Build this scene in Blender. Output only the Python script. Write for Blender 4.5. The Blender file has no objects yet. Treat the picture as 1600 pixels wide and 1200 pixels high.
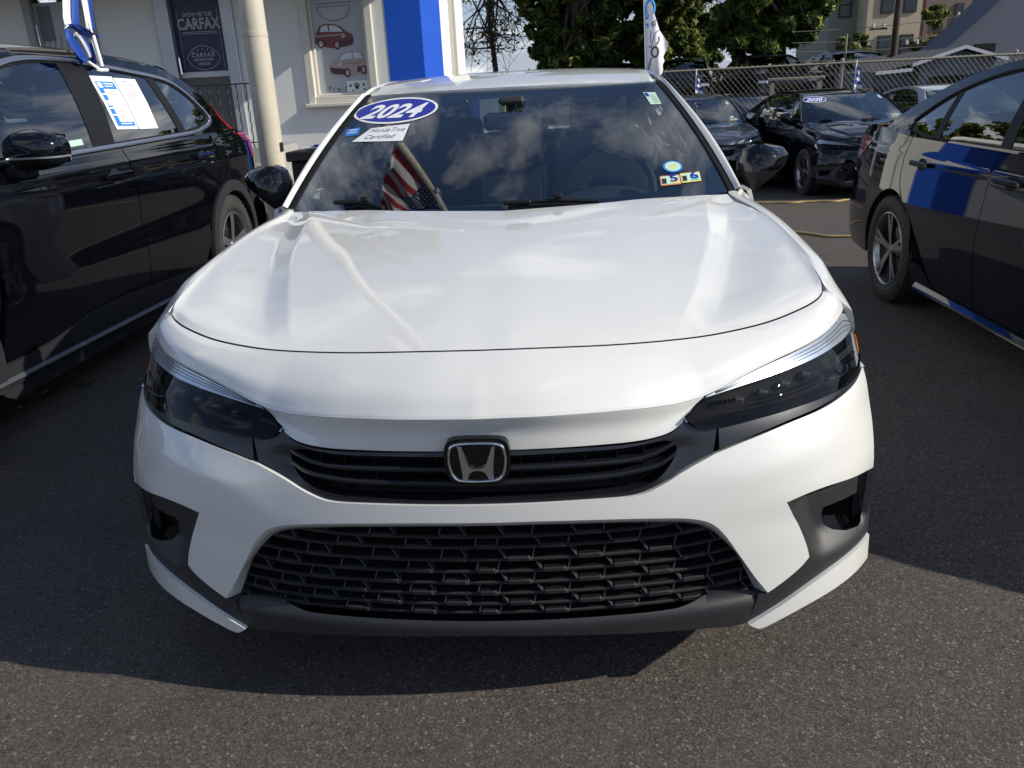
import bpy, math, random
import numpy as np
from mathutils import Vector, Matrix
from mathutils.geometry import delaunay_2d_cdt
random.seed(7); RNG = np.random.default_rng(7)
SC = bpy.context.scene
COL = SC.collection
R = math.radians

# ---------------------------------------------------------------- camera
cam_data = bpy.data.cameras.new('camera'); cam_obj = bpy.data.objects.new('camera', cam_data); COL.objects.link(cam_obj)
SC.camera = cam_obj
cam_data.sensor_width = 36.0; cam_data.lens = 1275.62/1600*36; cam_data.clip_start = .05; cam_data.clip_end = 1500
CAM = Vector((0.17749, -1.46560, 1.33033)); YAW, PIT, ROL = -0.0682964, 0.3453088, -0.0501812
_fw = Vector((math.sin(YAW)*math.cos(PIT), math.cos(YAW)*math.cos(PIT), -math.sin(PIT)))
_r = Vector((math.cos(YAW), -math.sin(YAW), 0)); _u = _r.cross(_fw)
_r2 = math.cos(ROL)*_r + math.sin(ROL)*_u; _u2 = -math.sin(ROL)*_r + math.cos(ROL)*_u
cam_obj.matrix_world = Matrix(((_r2.x, _u2.x, -_fw.x, CAM.x), (_r2.y, _u2.y, -_fw.y, CAM.y), (_r2.z, _u2.z, -_fw.z, CAM.z), (0, 0, 0, 1)))

# ---------------------------------------------------------------- sun, sky, exposure
SUN_EL = R(31); SUN_TO = Vector((1.0, -0.19, 0)).normalized()*math.cos(SUN_EL) + Vector((0, 0, math.sin(SUN_EL)))
SUN_STRENGTH, SKY_STRENGTH = 4.5, 0.100
sun_d = bpy.data.lights.new('sun', 'SUN'); sun_d.energy = SUN_STRENGTH; sun_d.angle = R(.53); sun_d.color = (1.0, .94, .83)
sun_o = bpy.data.objects.new('sun', sun_d); COL.objects.link(sun_o)
sun_o.rotation_euler = SUN_TO.to_track_quat('Z', 'Y').to_euler(); sun_o.location = (30, -4, 20)
world = bpy.data.worlds.new('World'); SC.world = world; world.use_nodes = True
wn = world.node_tree.nodes; wl = world.node_tree.links; wn.clear()
def _n(t, **k):
    n = wn.new(t)
    for a, b in k.items(): setattr(n, a, b)
    return n
w_out = _n('ShaderNodeOutputWorld'); w_bg = _n('ShaderNodeBackground'); w_sky = _n('ShaderNodeTexSky')
w_sky.sky_type = 'NISHITA'; w_sky.sun_disc = False; w_sky.sun_elevation = SUN_EL
w_sky.sun_rotation = math.atan2(SUN_TO.x, SUN_TO.y)
w_sky.air_density = 1.0; w_sky.dust_density = .25; w_sky.ozone_density = 1.0
w_tc = _n('ShaderNodeTexCoord'); w_sep = _n('ShaderNodeSeparateXYZ'); wl.new(w_tc.outputs['Generated'], w_sep.inputs[0])
w_den = _n('ShaderNodeMath', operation='ADD'); wl.new(w_sep.outputs['Z'], w_den.inputs[0]); w_den.inputs[1].default_value = .16
w_max = _n('ShaderNodeMath', operation='MAXIMUM'); wl.new(w_den.outputs[0], w_max.inputs[0]); w_max.inputs[1].default_value = .08
w_dx = _n('ShaderNodeMath', operation='DIVIDE'); wl.new(w_sep.outputs['X'], w_dx.inputs[0]); wl.new(w_max.outputs[0], w_dx.inputs[1])
w_dy = _n('ShaderNodeMath', operation='DIVIDE'); wl.new(w_sep.outputs['Y'], w_dy.inputs[0]); wl.new(w_max.outputs[0], w_dy.inputs[1])
w_cmb = _n('ShaderNodeCombineXYZ'); wl.new(w_dx.outputs[0], w_cmb.inputs[0]); wl.new(w_dy.outputs[0], w_cmb.inputs[1]); w_cmb.inputs[2].default_value = 5.3
w_noise = _n('ShaderNodeTexNoise'); w_noise.inputs['Scale'].default_value = 1.9; w_noise.inputs['Detail'].default_value = 9; w_noise.inputs['Roughness'].default_value = .58; w_noise.inputs['Distortion'].default_value = .35
wl.new(w_cmb.outputs[0], w_noise.inputs['Vector'])
w_ramp = _n('ShaderNodeValToRGB'); w_ramp.color_ramp.elements[0].position = .52; w_ramp.color_ramp.elements[1].position = .65
w_ramp.color_ramp.elements[0].color = (0, 0, 0, 1); w_ramp.color_ramp.elements[1].color = (1, 1, 1, 1)
wl.new(w_noise.outputs['Fac'], w_ramp.inputs[0])
w_mix = _n('ShaderNodeMix', data_type='RGBA'); wl.new(w_ramp.outputs[0], w_mix.inputs[0]); w_tint = _n('ShaderNodeMix', data_type='RGBA', blend_type='MULTIPLY'); w_tint.inputs[0].default_value = 1; wl.new(w_sky.outputs[0], w_tint.inputs[6]); w_tint.inputs[7].default_value = (.84, .93, 1.10, 1); w_hz = _n('ShaderNodeMath', operation='MULTIPLY'); wl.new(w_sep.outputs['Z'], w_hz.inputs[0]); w_hz.inputs[1].default_value = -5.0
w_ex = _n('ShaderNodeMath', operation='EXPONENT'); wl.new(w_hz.outputs[0], w_ex.inputs[0]); w_ex.use_clamp = True
w_em = _n('ShaderNodeMath', operation='MULTIPLY'); wl.new(w_ex.outputs[0], w_em.inputs[0]); w_em.inputs[1].default_value = .88
w_hm = _n('ShaderNodeMix', data_type='RGBA'); wl.new(w_em.outputs[0], w_hm.inputs[0]); wl.new(w_tint.outputs[2], w_hm.inputs[6]); w_hm.inputs[7].default_value = (3.9, 4.4, 5.7, 1)   # milky blue low sky
wl.new(w_hm.outputs[2], w_mix.inputs[6]); w_mix.inputs[7].default_value = (8.8, 9.0, 9.3, 1)
wl.new(w_mix.outputs[2], w_bg.inputs['Color']); w_bg.inputs['Strength'].default_value = SKY_STRENGTH
wl.new(w_bg.outputs[0], w_out.inputs[0])
SC.view_settings.view_transform = 'Standard'; SC.view_settings.look = 'None'; SC.view_settings.gamma = 1; SC.view_settings.exposure = 0.12
try: SC.view_settings.use_curve_mapping = False
except Exception: pass
SC.cycles.max_bounces = 8; SC.cycles.transparent_max_bounces = 24; SC.cycles.glossy_bounces = 5; SC.cycles.diffuse_bounces = 3
SC.cycles.caustics_reflective = False; SC.cycles.caustics_refractive = False
# ---------------------------------------------------------------- materials
MATS = {}
class NT:
    def __init__(s, name):
        s.m = bpy.data.materials.new(name); s.m.use_nodes = True; s.t = s.m.node_tree; s.t.nodes.clear()
        s.out = s.n('ShaderNodeOutputMaterial'); MATS[name] = s.m
    def n(s, t, **k):
        o = s.t.nodes.new(t)
        for a, b in k.items(): setattr(o, a, b)
        return o
    def l(s, a, b): s.t.links.new(a, b)
    def coord(s, kind='Object'): return s.n('ShaderNodeTexCoord').outputs[kind]
    def noise(s, vec, scale, detail=4, rough=.55, dist=0.0):
        n = s.n('ShaderNodeTexNoise'); n.inputs['Scale'].default_value = scale; n.inputs['Detail'].default_value = detail
        n.inputs['Roughness'].default_value = rough; n.inputs['Distortion'].default_value = dist
        s.l(vec, n.inputs['Vector']); return n.outputs['Fac']
    def ramp(s, fac, stops):
        r = s.n('ShaderNodeValToRGB'); e = r.color_ramp.elements
        while len(e) < len(stops): e.new(.5)
        for i, (p, c) in enumerate(stops):
            e[i].position = p; e[i].color = (*c, 1) if not isinstance(c, (int, float)) else (c, c, c, 1)
        s.l(fac, r.inputs[0]); return r.outputs[0]
    def mix(s, fac, a, b):
        m = s.n('ShaderNodeMix', data_type='RGBA')
        for i, v in ((0, fac), (6, a), (7, b)):
            if hasattr(v, 'links'): s.l(v, m.inputs[i])
            elif i == 0: m.inputs[0].default_value = v
            else: m.inputs[i].default_value = (*v, 1)
        return m.outputs[2]
    def bsdf(s, **k):
        b = s.n('ShaderNodeBsdfPrincipled')
        for a, v in k.items():
            i = b.inputs[a.replace('_', ' ') if a.replace('_', ' ') in b.inputs else a]
            if hasattr(v, 'links'): s.l(v, i)
            elif isinstance(v, tuple): i.default_value = (*v, 1) if len(v) == 3 else v
            else: i.default_value = v
        return b
    def bump(s, h, strength=.3, dist=.01):
        b = s.n('ShaderNodeBump'); b.inputs['Strength'].default_value = strength; b.inputs['Distance'].default_value = dist
        s.l(h, b.inputs['Height']); return b.outputs[0]
    def done(s, sh): s.l(sh.outputs[0] if hasattr(sh, 'outputs') else sh, s.out.inputs[0]); return s.m

def simple(name, col, rough=.5, metal=0.0, var=.12, scale=6.0, bump=0.0, bscale=60, coat=0.0, spec=.5):
    t = NT(name); c = t.coord()
    f = t.noise(c, scale, 5)
    lo = tuple(x*(1-var) for x in col); hi = tuple(min(1, x*(1+var)) for x in col)
    kw = dict(Base_Color=t.mix(f, lo, hi), Roughness=rough, Metallic=metal)
    b = t.bsdf(**kw); b.inputs['Coat Weight'].default_value = coat; b.inputs['Coat Roughness'].default_value = .03; b.inputs['Specular IOR Level'].default_value = spec
    if bump:
        t.l(t.bump(t.noise(c, bscale, 4), bump, .004), b.inputs['Normal'])
    return t.done(b)
def paint(name, col, flake=0.0, rough=.42, coat=1.0, dust=.04):
    t = NT(name); c = t.coord()
    d = t.noise(c, 2.3, 6, .6)
    base = t.mix(t.ramp(d, [(.42, 0.0), (.75, dust)]), col, (.42, .40, .36))
    if col[0] > .5:     # road grit and water spots on the white lacquer
        v = t.n('ShaderNodeTexVoronoi'); v.inputs['Scale'].default_value = 34; t.l(c, v.inputs['Vector']); sp = t.n('ShaderNodeSeparateColor'); t.l(v.outputs['Color'], sp.inputs[0])
        lt = t.n('ShaderNodeMath', operation='LESS_THAN'); t.l(v.outputs['Distance'], lt.inputs[0]); lt.inputs[1].default_value = .045
        ml = t.n('ShaderNodeMath', operation='MULTIPLY'); t.l(t.ramp(sp.outputs[0], [(.86, 0.0), (.90, .5)]), ml.inputs[0]); t.l(lt.outputs[0], ml.inputs[1]); base = t.mix(ml.outputs[0], base, (.22, .20, .17))
    b = t.bsdf(Base_Color=base, Roughness=rough, Metallic=flake)
    b.inputs['Coat Weight'].default_value = coat; b.inputs['Coat Roughness'].default_value = .02; b.inputs['Coat IOR'].default_value = 1.58
    b.inputs['Specular IOR Level'].default_value = .35 if col[0] > .2 or flake else .0
    # faint orange peel so that reflections waver like real lacquer
    t.l(t.bump(t.noise(c, 55, 2, .5), .008, .002), b.inputs['Coat Normal'])
    return t.done(b)
def glass(name, tint=(.8, .88, .86), ior=1.5, rough=0.0, k=2.0):
    t = NT(name)
    geo = t.n('ShaderNodeNewGeometry')
    i = t.n('ShaderNodeMix', data_type='FLOAT'); t.l(geo.outputs['Backfacing'], i.inputs[0]); i.inputs[2].default_value = ior; i.inputs[3].default_value = 1/ior
    fr = t.n('ShaderNodeFresnel'); t.l(i.outputs[0], fr.inputs['IOR'])
    m2 = t.n('ShaderNodeMath', operation='MULTIPLY'); t.l(fr.outputs[0], m2.inputs[0]); m2.inputs[1].default_value = k; m2.use_clamp = True
    tr = t.n('ShaderNodeBsdfTransparent'); tr.inputs[0].default_value = (*tint, 1)
    gl = t.n('ShaderNodeBsdfGlossy'); gl.inputs['Roughness'].default_value = rough; gl.inputs['Color'].default_value = (1, 1, 1, 1)
    mx = t.n('ShaderNodeMixShader'); t.l(m2.outputs[0], mx.inputs[0]); t.l(tr.outputs[0], mx.inputs[1]); t.l(gl.outputs[0], mx.inputs[2])
    return t.done(mx)

paint('white_paint', (.73, .725, .69), 0, .38, dust=.03)
paint('black_paint', (.0018, .0022, .004), 0, .3, dust=.0015)
paint('graphite_paint', (.0045, .006, .014), 0, .34, dust=.003)
paint('slate_paint', (.030, .035, .058), .3, .35, dust=.008)
paint('navy_paint', (.006, .008, .018), 0, .3, dust=.006)
paint('silver_paint', (.45, .46, .48), .7, .35)
paint('gloss_black', (.003, .003, .004), 0, .2, dust=.002)
simple('black_plastic', (.008, .0085, .0095), .55, var=.2, bump=.12, bscale=700, spec=.25)
simple('satin_black', (.011, .012, .016), .30, var=.15, coat=.15)
simple('grey_plastic', (.022, .0225, .025), .5, var=.15, bump=.15, bscale=500)
simple('grille_black', (.006, .006, .007), .6, var=.2, spec=.15)
simple('dark_void', (.004, .004, .004), .9)
simple('rubber', (.018, .018, .018), .75, var=.25, bump=.2, bscale=180)
simple('tyre_wall', (.034, .032, .030), .72, var=.35, bump=.25, bscale=90)
simple('alloy', (.42, .43, .45), .3, .9, var=.1)
simple('dark_alloy', (.03, .03, .033), .35, .4)
simple('chrome', (.78, .79, .80), .06, 1.0, var=.03)
simple('satin_metal', (.50, .51, .54), .3, 1.0, var=.05)
simple('interior_black', (.020, .023, .028), .65, var=.3, bump=.1, bscale=400)
simple('interior_cloth', (.030, .032, .038), .95, var=.3, bump=.3, bscale=300)
simple('headliner', (.30, .30, .29), .9)
glass('windscreen_glass', (.66, .77, .80), 1.52)
glass('privacy_glass', (.10, .11, .115), 1.52)
glass('side_glass', (.50, .57, .56), 1.52)
glass('lens_glass', (.93, .94, .95), 1.4, k=.7)
simple('lamp_black', (.003, .003, .0035), .6, var=.1, spec=.04)
simple('sill_metal', (.10, .10, .115), .4, .5)
simple('lamp_silver', (.55, .60, .68), .25, .55, var=.10, scale=60)
simple('lamp_grey', (.10, .105, .11), .3, .6)
simple('amber_lens', (.85, .22, .02), .2, var=.1, coat=.8)
simple('red_lens', (.30, .012, .018), .15, var=.1, coat=1.0)
simple('paper_white', (.80, .81, .80), .6, var=.02)
simple('print_blue', (.02, .20, .62), .5, var=.05)
simple('print_navy', (.012, .025, .30), .35, var=.04)
simple('print_grey', (.16, .17, .20), .6)
simple('print_light', (.62, .67, .74), .6)
simple('print_black', (.012, .012, .014), .6)
simple('print_mint', (.45, .66, .52), .5, var=.2, scale=60)
simple('print_orange', (.62, .22, .09), .5, var=.2, scale=60)
simple('print_yellow', (.70, .60, .10), .5, var=.2, scale=60)
simple('print_teal', (.12, .48, .50), .5, var=.2, scale=60)

# ---------------------------------------------------------------- objects
def link(o, parent=None):
    COL.objects.link(o)
    if parent is not None: o.parent = parent
    return o
def thing(name, label, cat, loc=(0, 0, 0), rotz=0.0, group=None):
    o = bpy.data.objects.new(name, None); o.empty_display_size = .2; COL.objects.link(o)
    o.location = loc; o.rotation_euler = (0, 0, rotz); o['label'] = label; o['category'] = cat
    if group: o['group'] = group
    return o
def tag(o, label=None, cat=None, group=None, kind=None):
    for k, v in (('label', label), ('category', cat), ('group', group), ('kind', kind)):
        if v: o[k] = v
    return o

class MB:
    """collects pieces (vertices, faces, corner normals, material slot) and builds one mesh object"""
    def __init__(s): s.v = []; s.nv = 0; s.f = []; s.n = []; s.mi = []
    def add(s, V, F, N=None, mat=0, smooth=True):
        V = np.asarray(V, float); b = s.nv
        if N is None and smooth:
            N = np.zeros_like(V)
            for f in F:
                p = V[list(f)]
                nn = np.zeros(3)
                for k in range(1, len(f)-1): nn += np.cross(p[k]-p[0], p[k+1]-p[0])
                for i in f: N[i] += nn
        if N is not None:
            N = np.asarray(N, float); L = np.linalg.norm(N, axis=1, keepdims=True); N = N/np.where(L > 1e-12, L, 1)
        for f in F:
            s.f.append([b+int(i) for i in f]); s.mi.append(mat)
            if N is not None: s.n += [N[i] for i in f]
            else:
                p = V[list(f)]; nn = np.zeros(3)
                for k in range(1, len(f)-1): nn += np.cross(p[k]-p[0], p[k+1]-p[0])
                L = np.linalg.norm(nn); nn = nn/L if L > 1e-14 else np.array([0, 0, 1.])
                s.n += [nn]*len(f)
        s.v.append(V); s.nv += len(V); return s
    def box(s, c, d, mat=0, M=None):
        x, y, z = d[0]/2, d[1]/2, d[2]/2
        V = np.array([[i, j, k] for i in (-x, x) for j in (-y, y) for k in (-z, z)])
        if M is not None: V = V @ np.array(M).T
        V = V + np.array(c)
        return s.add(V, [(0, 1, 3, 2), (4, 6, 7, 5), (0, 4, 5, 1), (2, 3, 7, 6), (0, 2, 6, 4), (1, 5, 7, 3)], mat=mat, smooth=False)
    def bbox(s, c, d, r=.01, mat=0, M=None):
        """bevelled box"""
        hx, hy, hz = d[0]/2, d[1]/2, d[2]/2; r = min(r, hx*.9, hy*.9, hz*.9)
        V = []; idx = {}
        for i in (-1, 1):
            for j in (-1, 1):
                for k in (-1, 1):
                    for ax in range(3):
                        p = [i*(hx-r), j*(hy-r), k*(hz-r)]; p[ax] = (i, j, k)[ax]*(hx, hy, hz)[ax]
                        idx[(i, j, k, ax)] = len(V); V.append(p)
        F = []
        for ax in range(3):
            o = [a for a in range(3) if a != ax]
            for sgn in (-1, 1):
                q = []
                for a, b in ((-1, -1), (1, -1), (1, 1), (-1, 1)):
                    k = [0, 0, 0]; k[ax] = sgn; k[o[0]] = a; k[o[1]] = b; q.append(idx[(*k, ax)])
                F.append(q)
        for ax in range(3):
            o = [a for a in range(3) if a != ax]
            for a in (-1, 1):
                for b in (-1, 1):
                    k1 = [0, 0, 0]; k1[ax] = -1; k1[o[0]] = a; k1[o[1]] = b
                    k2 = list(k1); k2[ax] = 1
                    F.append([idx[(*k1, o[0])], idx[(*k1, o[1])], idx[(*k2, o[1])], idx[(*k2, o[0])]])
        for i in (-1, 1):
            for j in (-1, 1):
                for k in (-1, 1): F.append([idx[(i, j, k, 0)], idx[(i, j, k, 1)], idx[(i, j, k, 2)]])
        V = np.array(V, float)
        G = []
        for f in F:
            p = V[f]; nn = np.cross(p[1]-p[0], p[2]-p[0])
            G.append(f if nn @ p.mean(0) > 0 else f[::-1])
        if M is not None: V = V @ np.array(M).T
        return s.add(V + np.array(c), G, mat=mat, smooth=False)
    def tube(s, pts, r, n=8, mat=0, caps=True, closed=False):
        P = np.asarray(pts, float); m = len(P); rr = np.full(m, r) if np.isscalar(r) else np.asarray(r, float)
        if closed: T = np.roll(P, -1, 0) - np.roll(P, 1, 0)
        else: T = np.gradient(P, axis=0)
        T /= np.linalg.norm(T, axis=1, keepdims=True) + 1e-12
        ref = np.array([0, 0, 1.]) if abs(T[0][2]) < .9 else np.array([1., 0, 0])
        V = []; N = []; a = np.cross(T[0], ref); a /= np.linalg.norm(a)
        for i in range(m):
            a = a - T[i]*(a @ T[i]); a /= np.linalg.norm(a) + 1e-12; b = np.cross(T[i], a)
            for k in range(n):
                t = 2*math.pi*k/n; d = a*math.cos(t) + b*math.sin(t); V.append(P[i] + d*rr[i]); N.append(d)
        F = []
        for i in range(m if closed else m-1):
            j = (i+1) % m
            for k in range(n): F.append((i*n+k, i*n+(k+1) % n, j*n+(k+1) % n, j*n+k))
        s.add(V, F, N, mat)
        if caps and not closed:
            s.add(V[:n], [tuple(range(n))[::-1]], mat=mat, smooth=False); s.add(V[-n:], [tuple(range(n))], mat=mat, smooth=False)
        return s
    def lathe(s, prof, axis='x', n=40, c=(0, 0, 0), mat=0, closed=False, sharp=True):
        """prof: list of (along, radius)"""
        prof = np.asarray(prof, float); m = len(prof); th = np.linspace(0, 2*math.pi, n, endpoint=False)
        segs = [(i, (i+1) % m) for i in range(m if closed else m-1)]
        for i, j in segs:
            V = []
            for a, r in (prof[i], prof[j]):
                for t in th: V.append(s._ax(axis, a, r*math.cos(t), r*math.sin(t)))
            V = np.array(V) + np.array(c)
            da, dr = prof[j] - prof[i]; L = math.hypot(da, dr) + 1e-12
            N = [s._ax(axis, -dr/L, da/L*math.cos(t), da/L*math.sin(t)) for t in th]*2
            F = [(k, (k+1) % n, n+(k+1) % n, n+k) for k in range(n)]
            p = V[list(F[0])]; nn = np.cross(p[1]-p[0], p[2]-p[0])
            if nn @ np.array(N[0]) < 0: F = [f[::-1] for f in F]
            s.add(V, F, N, mat)
        return s
    @staticmethod
    def _ax(axis, a, p, q): return (a, p, q) if axis == 'x' else (p, a, q) if axis == 'y' else (p, q, a)
    def grid(s, P, mat=0, out=None, wrap_u=False, flip=False):
        """P[nv][nu][3] regular grid, smooth normals"""
        P = np.asarray(P, float); nv, nu = P.shape[:2]
        V = P.reshape(-1, 3); F = []
        for j in range(nv-1):
            for i in range(nu if wrap_u else nu-1):
                k = (i+1) % nu; F.append((j*nu+i, j*nu+k, (j+1)*nu+k, (j+1)*nu+i))
        du = (np.roll(P, -1, 1) - np.roll(P, 1, 1)) if wrap_u else np.gradient(P, axis=1)
        dv = np.gradient(P, axis=0); N = np.cross(du, dv)
        L = np.linalg.norm(N, axis=2, keepdims=True); N = (N/np.where(L > 1e-12, L, 1)).reshape(-1, 3)
        if out is not None and (N.mean(0) @ np.array(out)) < 0: flip = not flip
        if flip: F = [f[::-1] for f in F]; N = -N
        return s.add(V, F, N, mat)
    def extrude(s, poly, d0, d1, to3, mat=0, bevel=0.0):
        """flat 2D polygon (CCW or CW) extruded between depths d0 (front) and d1; to3(a,b,d)"""
        poly = [tuple(p) for p in poly]; tri_v, tri_f = triangulate(poly)
        A = np.array([to3(a, b, d0) for a, b in tri_v]); s_f = [tuple(f) for f in tri_f]
        B = np.array([to3(a, b, d1) for a, b in tri_v])
        cen = (A.mean(0) - B.mean(0)); p = A[list(s_f[0])]; nn = np.cross(p[1]-p[0], p[2]-p[0])
        if nn @ cen < 0: s_f = [f[::-1] for f in s_f]
        s.add(A, s_f, mat=mat, smooth=False); s.add(B, [f[::-1] for f in s_f], mat=mat, smooth=False)
        m = len(poly); V = np.array([to3(a, b, d0) for a, b in poly] + [to3(a, b, d1) for a, b in poly])
        area = sum(poly[i][0]*poly[(i+1) % m][1] - poly[(i+1) % m][0]*poly[i][1] for i in range(m))
        F = [(i, (i+1) % m, m+(i+1) % m, m+i) for i in range(m)]
        # orient by testing the first face against the outward 2D normal
        i = 0; a, b = np.array(poly[0]), np.array(poly[1]); t = b-a; o2 = np.array([t[1], -t[0]])*(1 if area > 0 else -1)
        o2 = o2/(np.linalg.norm(o2)+1e-12)*1e-3; mid = (a+b)/2
        o3 = np.array(to3(mid[0]+o2[0], mid[1]+o2[1], d0)) - np.array(to3(mid[0], mid[1], d0))
        p = V[list(F[0])]; nn = np.cross(p[1]-p[0], p[2]-p[0])
        if nn @ o3 < 0: F = [f[::-1] for f in F]
        return s.add(V, F, mat=mat, smooth=False)
    def mesh(s, name, mats):
        me = bpy.data.meshes.new(name); V = np.concatenate(s.v) if s.v else np.zeros((0, 3))
        me.from_pydata(V.tolist(), [], s.f)
        for m in mats: me.materials.append(MATS[m] if isinstance(m, str) else m)
        if len(me.polygons) == len(s.f):
            me.polygons.foreach_set('material_index', s.mi); me.polygons.foreach_set('use_smooth', [True]*len(s.f))
            me.normals_split_custom_set([tuple(x) for x in s.n])
        me.update(); return me
    def build(s, name, mats, parent=None, loc=None):
        if isinstance(mats, str): mats = [mats]
        o = bpy.data.objects.new(name, s.mesh(name, mats)); link(o, parent)
        if loc is not None: o.location = loc
        return o

def inpoly(P, poly):
    P = np.asarray(P, float); poly = np.asarray(poly, float); x, y = P[:, 0], P[:, 1]; c = np.zeros(len(P), bool)
    a = poly; b = np.roll(poly, -1, 0)
    for (x1, y1), (x2, y2) in zip(a, b):
        if y1 == y2: continue
        k = ((y1 > y) != (y2 > y)) & (x < (x2-x1)*(y-y1)/(y2-y1)+x1); c ^= k
    return c
def dist_poly(P, poly):
    P = np.asarray(P, float); a = np.asarray(poly, float); b = np.roll(a, -1, 0); d = np.full(len(P), 1e9)
    for p, q in zip(a, b):
        t = q-p; L = t @ t
        if L < 1e-18: continue
        u = np.clip(((P-p) @ t)/L, 0, 1); d = np.minimum(d, np.linalg.norm(P-(p+u[:, None]*t), axis=1))
    return d
def crv(pts, n=6):
    """Catmull-Rom through the points"""
    P = np.asarray(pts, float)
    if len(P) < 3: return P
    Q = np.vstack([2*P[0]-P[1], P, 2*P[-1]-P[-2]]); out = []
    for i in range(1, len(Q)-2):
        for t in np.linspace(0, 1, n, endpoint=False):
            out.append(.5*((2*Q[i]) + (-Q[i-1]+Q[i+1])*t + (2*Q[i-1]-5*Q[i]+4*Q[i+1]-Q[i+2])*t*t + (-Q[i-1]+3*Q[i]-3*Q[i+1]+Q[i+2])*t**3))
    out.append(P[-1]); return np.array(out)
def resample(P, n):
    P = np.asarray(P, float); d = np.r_[0, np.cumsum(np.linalg.norm(np.diff(P, axis=0), axis=1))]; t = np.linspace(0, d[-1], n)
    return np.stack([np.interp(t, d, P[:, k]) for k in range(P.shape[1])], 1)
def join(*segs):
    out = []
    for s in segs:
        for p in np.asarray(s, float):
            if not out or np.linalg.norm(out[-1]-p) > 1e-6: out.append(p)
    if np.linalg.norm(out[0]-out[-1]) < 1e-6: out.pop()
    return np.array(out)
def sym(half):
    """half outline from x=0 to x=0 on the +x side -> closed symmetric outline"""
    h = [np.array(p, float) for p in half]; h[0][0] = 0; h[-1][0] = 0
    m = [p*np.array([-1, 1]) for p in h[::-1]]
    return join(h, m[1:-1])
def dens(poly, step, closed=True):
    poly = np.asarray(poly, float); out = []
    m = len(poly)
    for i in range(m if closed else m-1):
        a, b = poly[i], poly[(i+1) % m]; k = max(1, int(math.ceil(np.linalg.norm(b-a)/step)))
        for t in range(k): out.append(a+(b-a)*t/k)
    if not closed: out.append(poly[-1])
    return np.array(out)
def triangulate(outline, holes=(), step=None):
    loops = [np.asarray(outline, float)] + [np.asarray(h, float) for h in holes]
    V = []; E = []
    for lp in loops:
        b = len(V); V += [tuple(p) for p in lp]; E += [(b+i, b+(i+1) % len(lp)) for i in range(len(lp))]
    if step:
        lo = loops[0].min(0); hi = loops[0].max(0); g = []
        r = 0; y = lo[1]
        while y < hi[1]:
            xs = np.arange(lo[0] + (step/2 if r % 2 else 0), hi[0], step); g += [(x, y) for x in xs]; y += step*.866; r += 1
        if g:
            g = np.array(g); k = inpoly(g, loops[0]) & (dist_poly(g, loops[0]) > step*.45)
            for h in loops[1:]: k &= ~inpoly(g, h) & (dist_poly(g, h) > step*.45)
            V += [tuple(p) for p in g[k]]
    ov, oe, of, *_ = delaunay_2d_cdt([Vector(p) for p in V], E, [], 0, 1e-7)
    ov = np.array([(p.x, p.y) for p in ov]); F = np.array([f for f in of if len(f) == 3])
    cen = ov[F].mean(1); k = inpoly(cen, loops[0])
    for h in loops[1:]: k &= ~inpoly(cen, h)
    F = F[k]
    d1 = ov[F[:, 1]]-ov[F[:, 0]]; d2 = ov[F[:, 2]]-ov[F[:, 0]]; F = F[np.abs(d1[:, 0]*d2[:, 1]-d1[:, 1]*d2[:, 0]) > 1e-12]
    return ov, F
def panel(mb, outline, surf, out, holes=(), step=.02, flange=.015, mat=0, off=0.0, flange_mat=None):
    """sheet-metal panel: 2D outline triangulated densely, lifted on surf(a,b)->(n,3), edges turned in by flange"""
    outline = dens(outline, step); holes = [dens(h, step) for h in holes]
    P, F = triangulate(outline, holes, step)
    out = np.array(out, float)
    def lift(Q):
        e = 2e-4; a, b = Q[:, 0], Q[:, 1]
        X = surf(a, b); n = np.cross(surf(a+e, b)-surf(a-e, b), surf(a, b+e)-surf(a, b-e)); n /= np.linalg.norm(n, axis=1, keepdims=True)+1e-15
        if n.mean(0) @ out < 0: n = -n
        return X+n*off, n
    X, N = lift(P)
    p = X[F[len(F)//2]]; c = np.cross(X[F[:, 1]]-X[F[:, 0]], X[F[:, 2]]-X[F[:, 0]])
    flip = (c*N[F[:, 0]]).sum(1) < 0
    F = np.where(flip[:, None], F[:, ::-1], F)
    mb.add(X, F, N, mat)
    if flange:
        for hole, lp in [(0, outline)] + [(1, h) for h in holes]:
            A, n = lift(lp); B = A - n*flange; m = len(A); cen2 = lp.mean(0)
            V = np.vstack([A, B]); Fq = [(i, (i+1) % m, m+(i+1) % m, m+i) for i in range(m)]
            area = np.sum(lp[:, 0]*np.roll(lp[:, 1], -1) - np.roll(lp[:, 0], -1)*lp[:, 1]); t = lp[1]-lp[0]
            o2 = np.array([t[1], -t[0]])*(1 if area > 0 else -1)*(-1 if hole else 1); o2 = o2/(np.linalg.norm(o2)+1e-12)*1e-3
            mid = (lp[0]+lp[1])/2; pr = lift(np.array([mid, mid+o2]))[0]; o3 = pr[1]-pr[0]
            q = V[list(Fq[0])]; nn = np.cross(q[1]-q[0], q[2]-q[0])
            if nn @ o3 < 0: Fq = [f[::-1] for f in Fq]
            mb.add(V, Fq, mat=mat if flange_mat is None else flange_mat, smooth=False)
    return mb
def loft(rows, nu, nv):
    """rows of 3D polylines -> P[nv_total][nu][3]; Catmull-Rom across rows"""
    Rr = np.array([resample(r, nu) for r in rows]); out = []
    Q = np.concatenate([[2*Rr[0]-Rr[1]], Rr, [2*Rr[-1]-Rr[-2]]])
    for i in range(1, len(Q)-2):
        for t in np.linspace(0, 1, nv, endpoint=False):
            out.append(.5*((2*Q[i]) + (-Q[i-1]+Q[i+1])*t + (2*Q[i-1]-5*Q[i]+4*Q[i+1]-Q[i+2])*t*t + (-Q[i-1]+3*Q[i]-3*Q[i+1]+Q[i+2])*t**3))
    out.append(Rr[-1]); return np.array(out)
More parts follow.
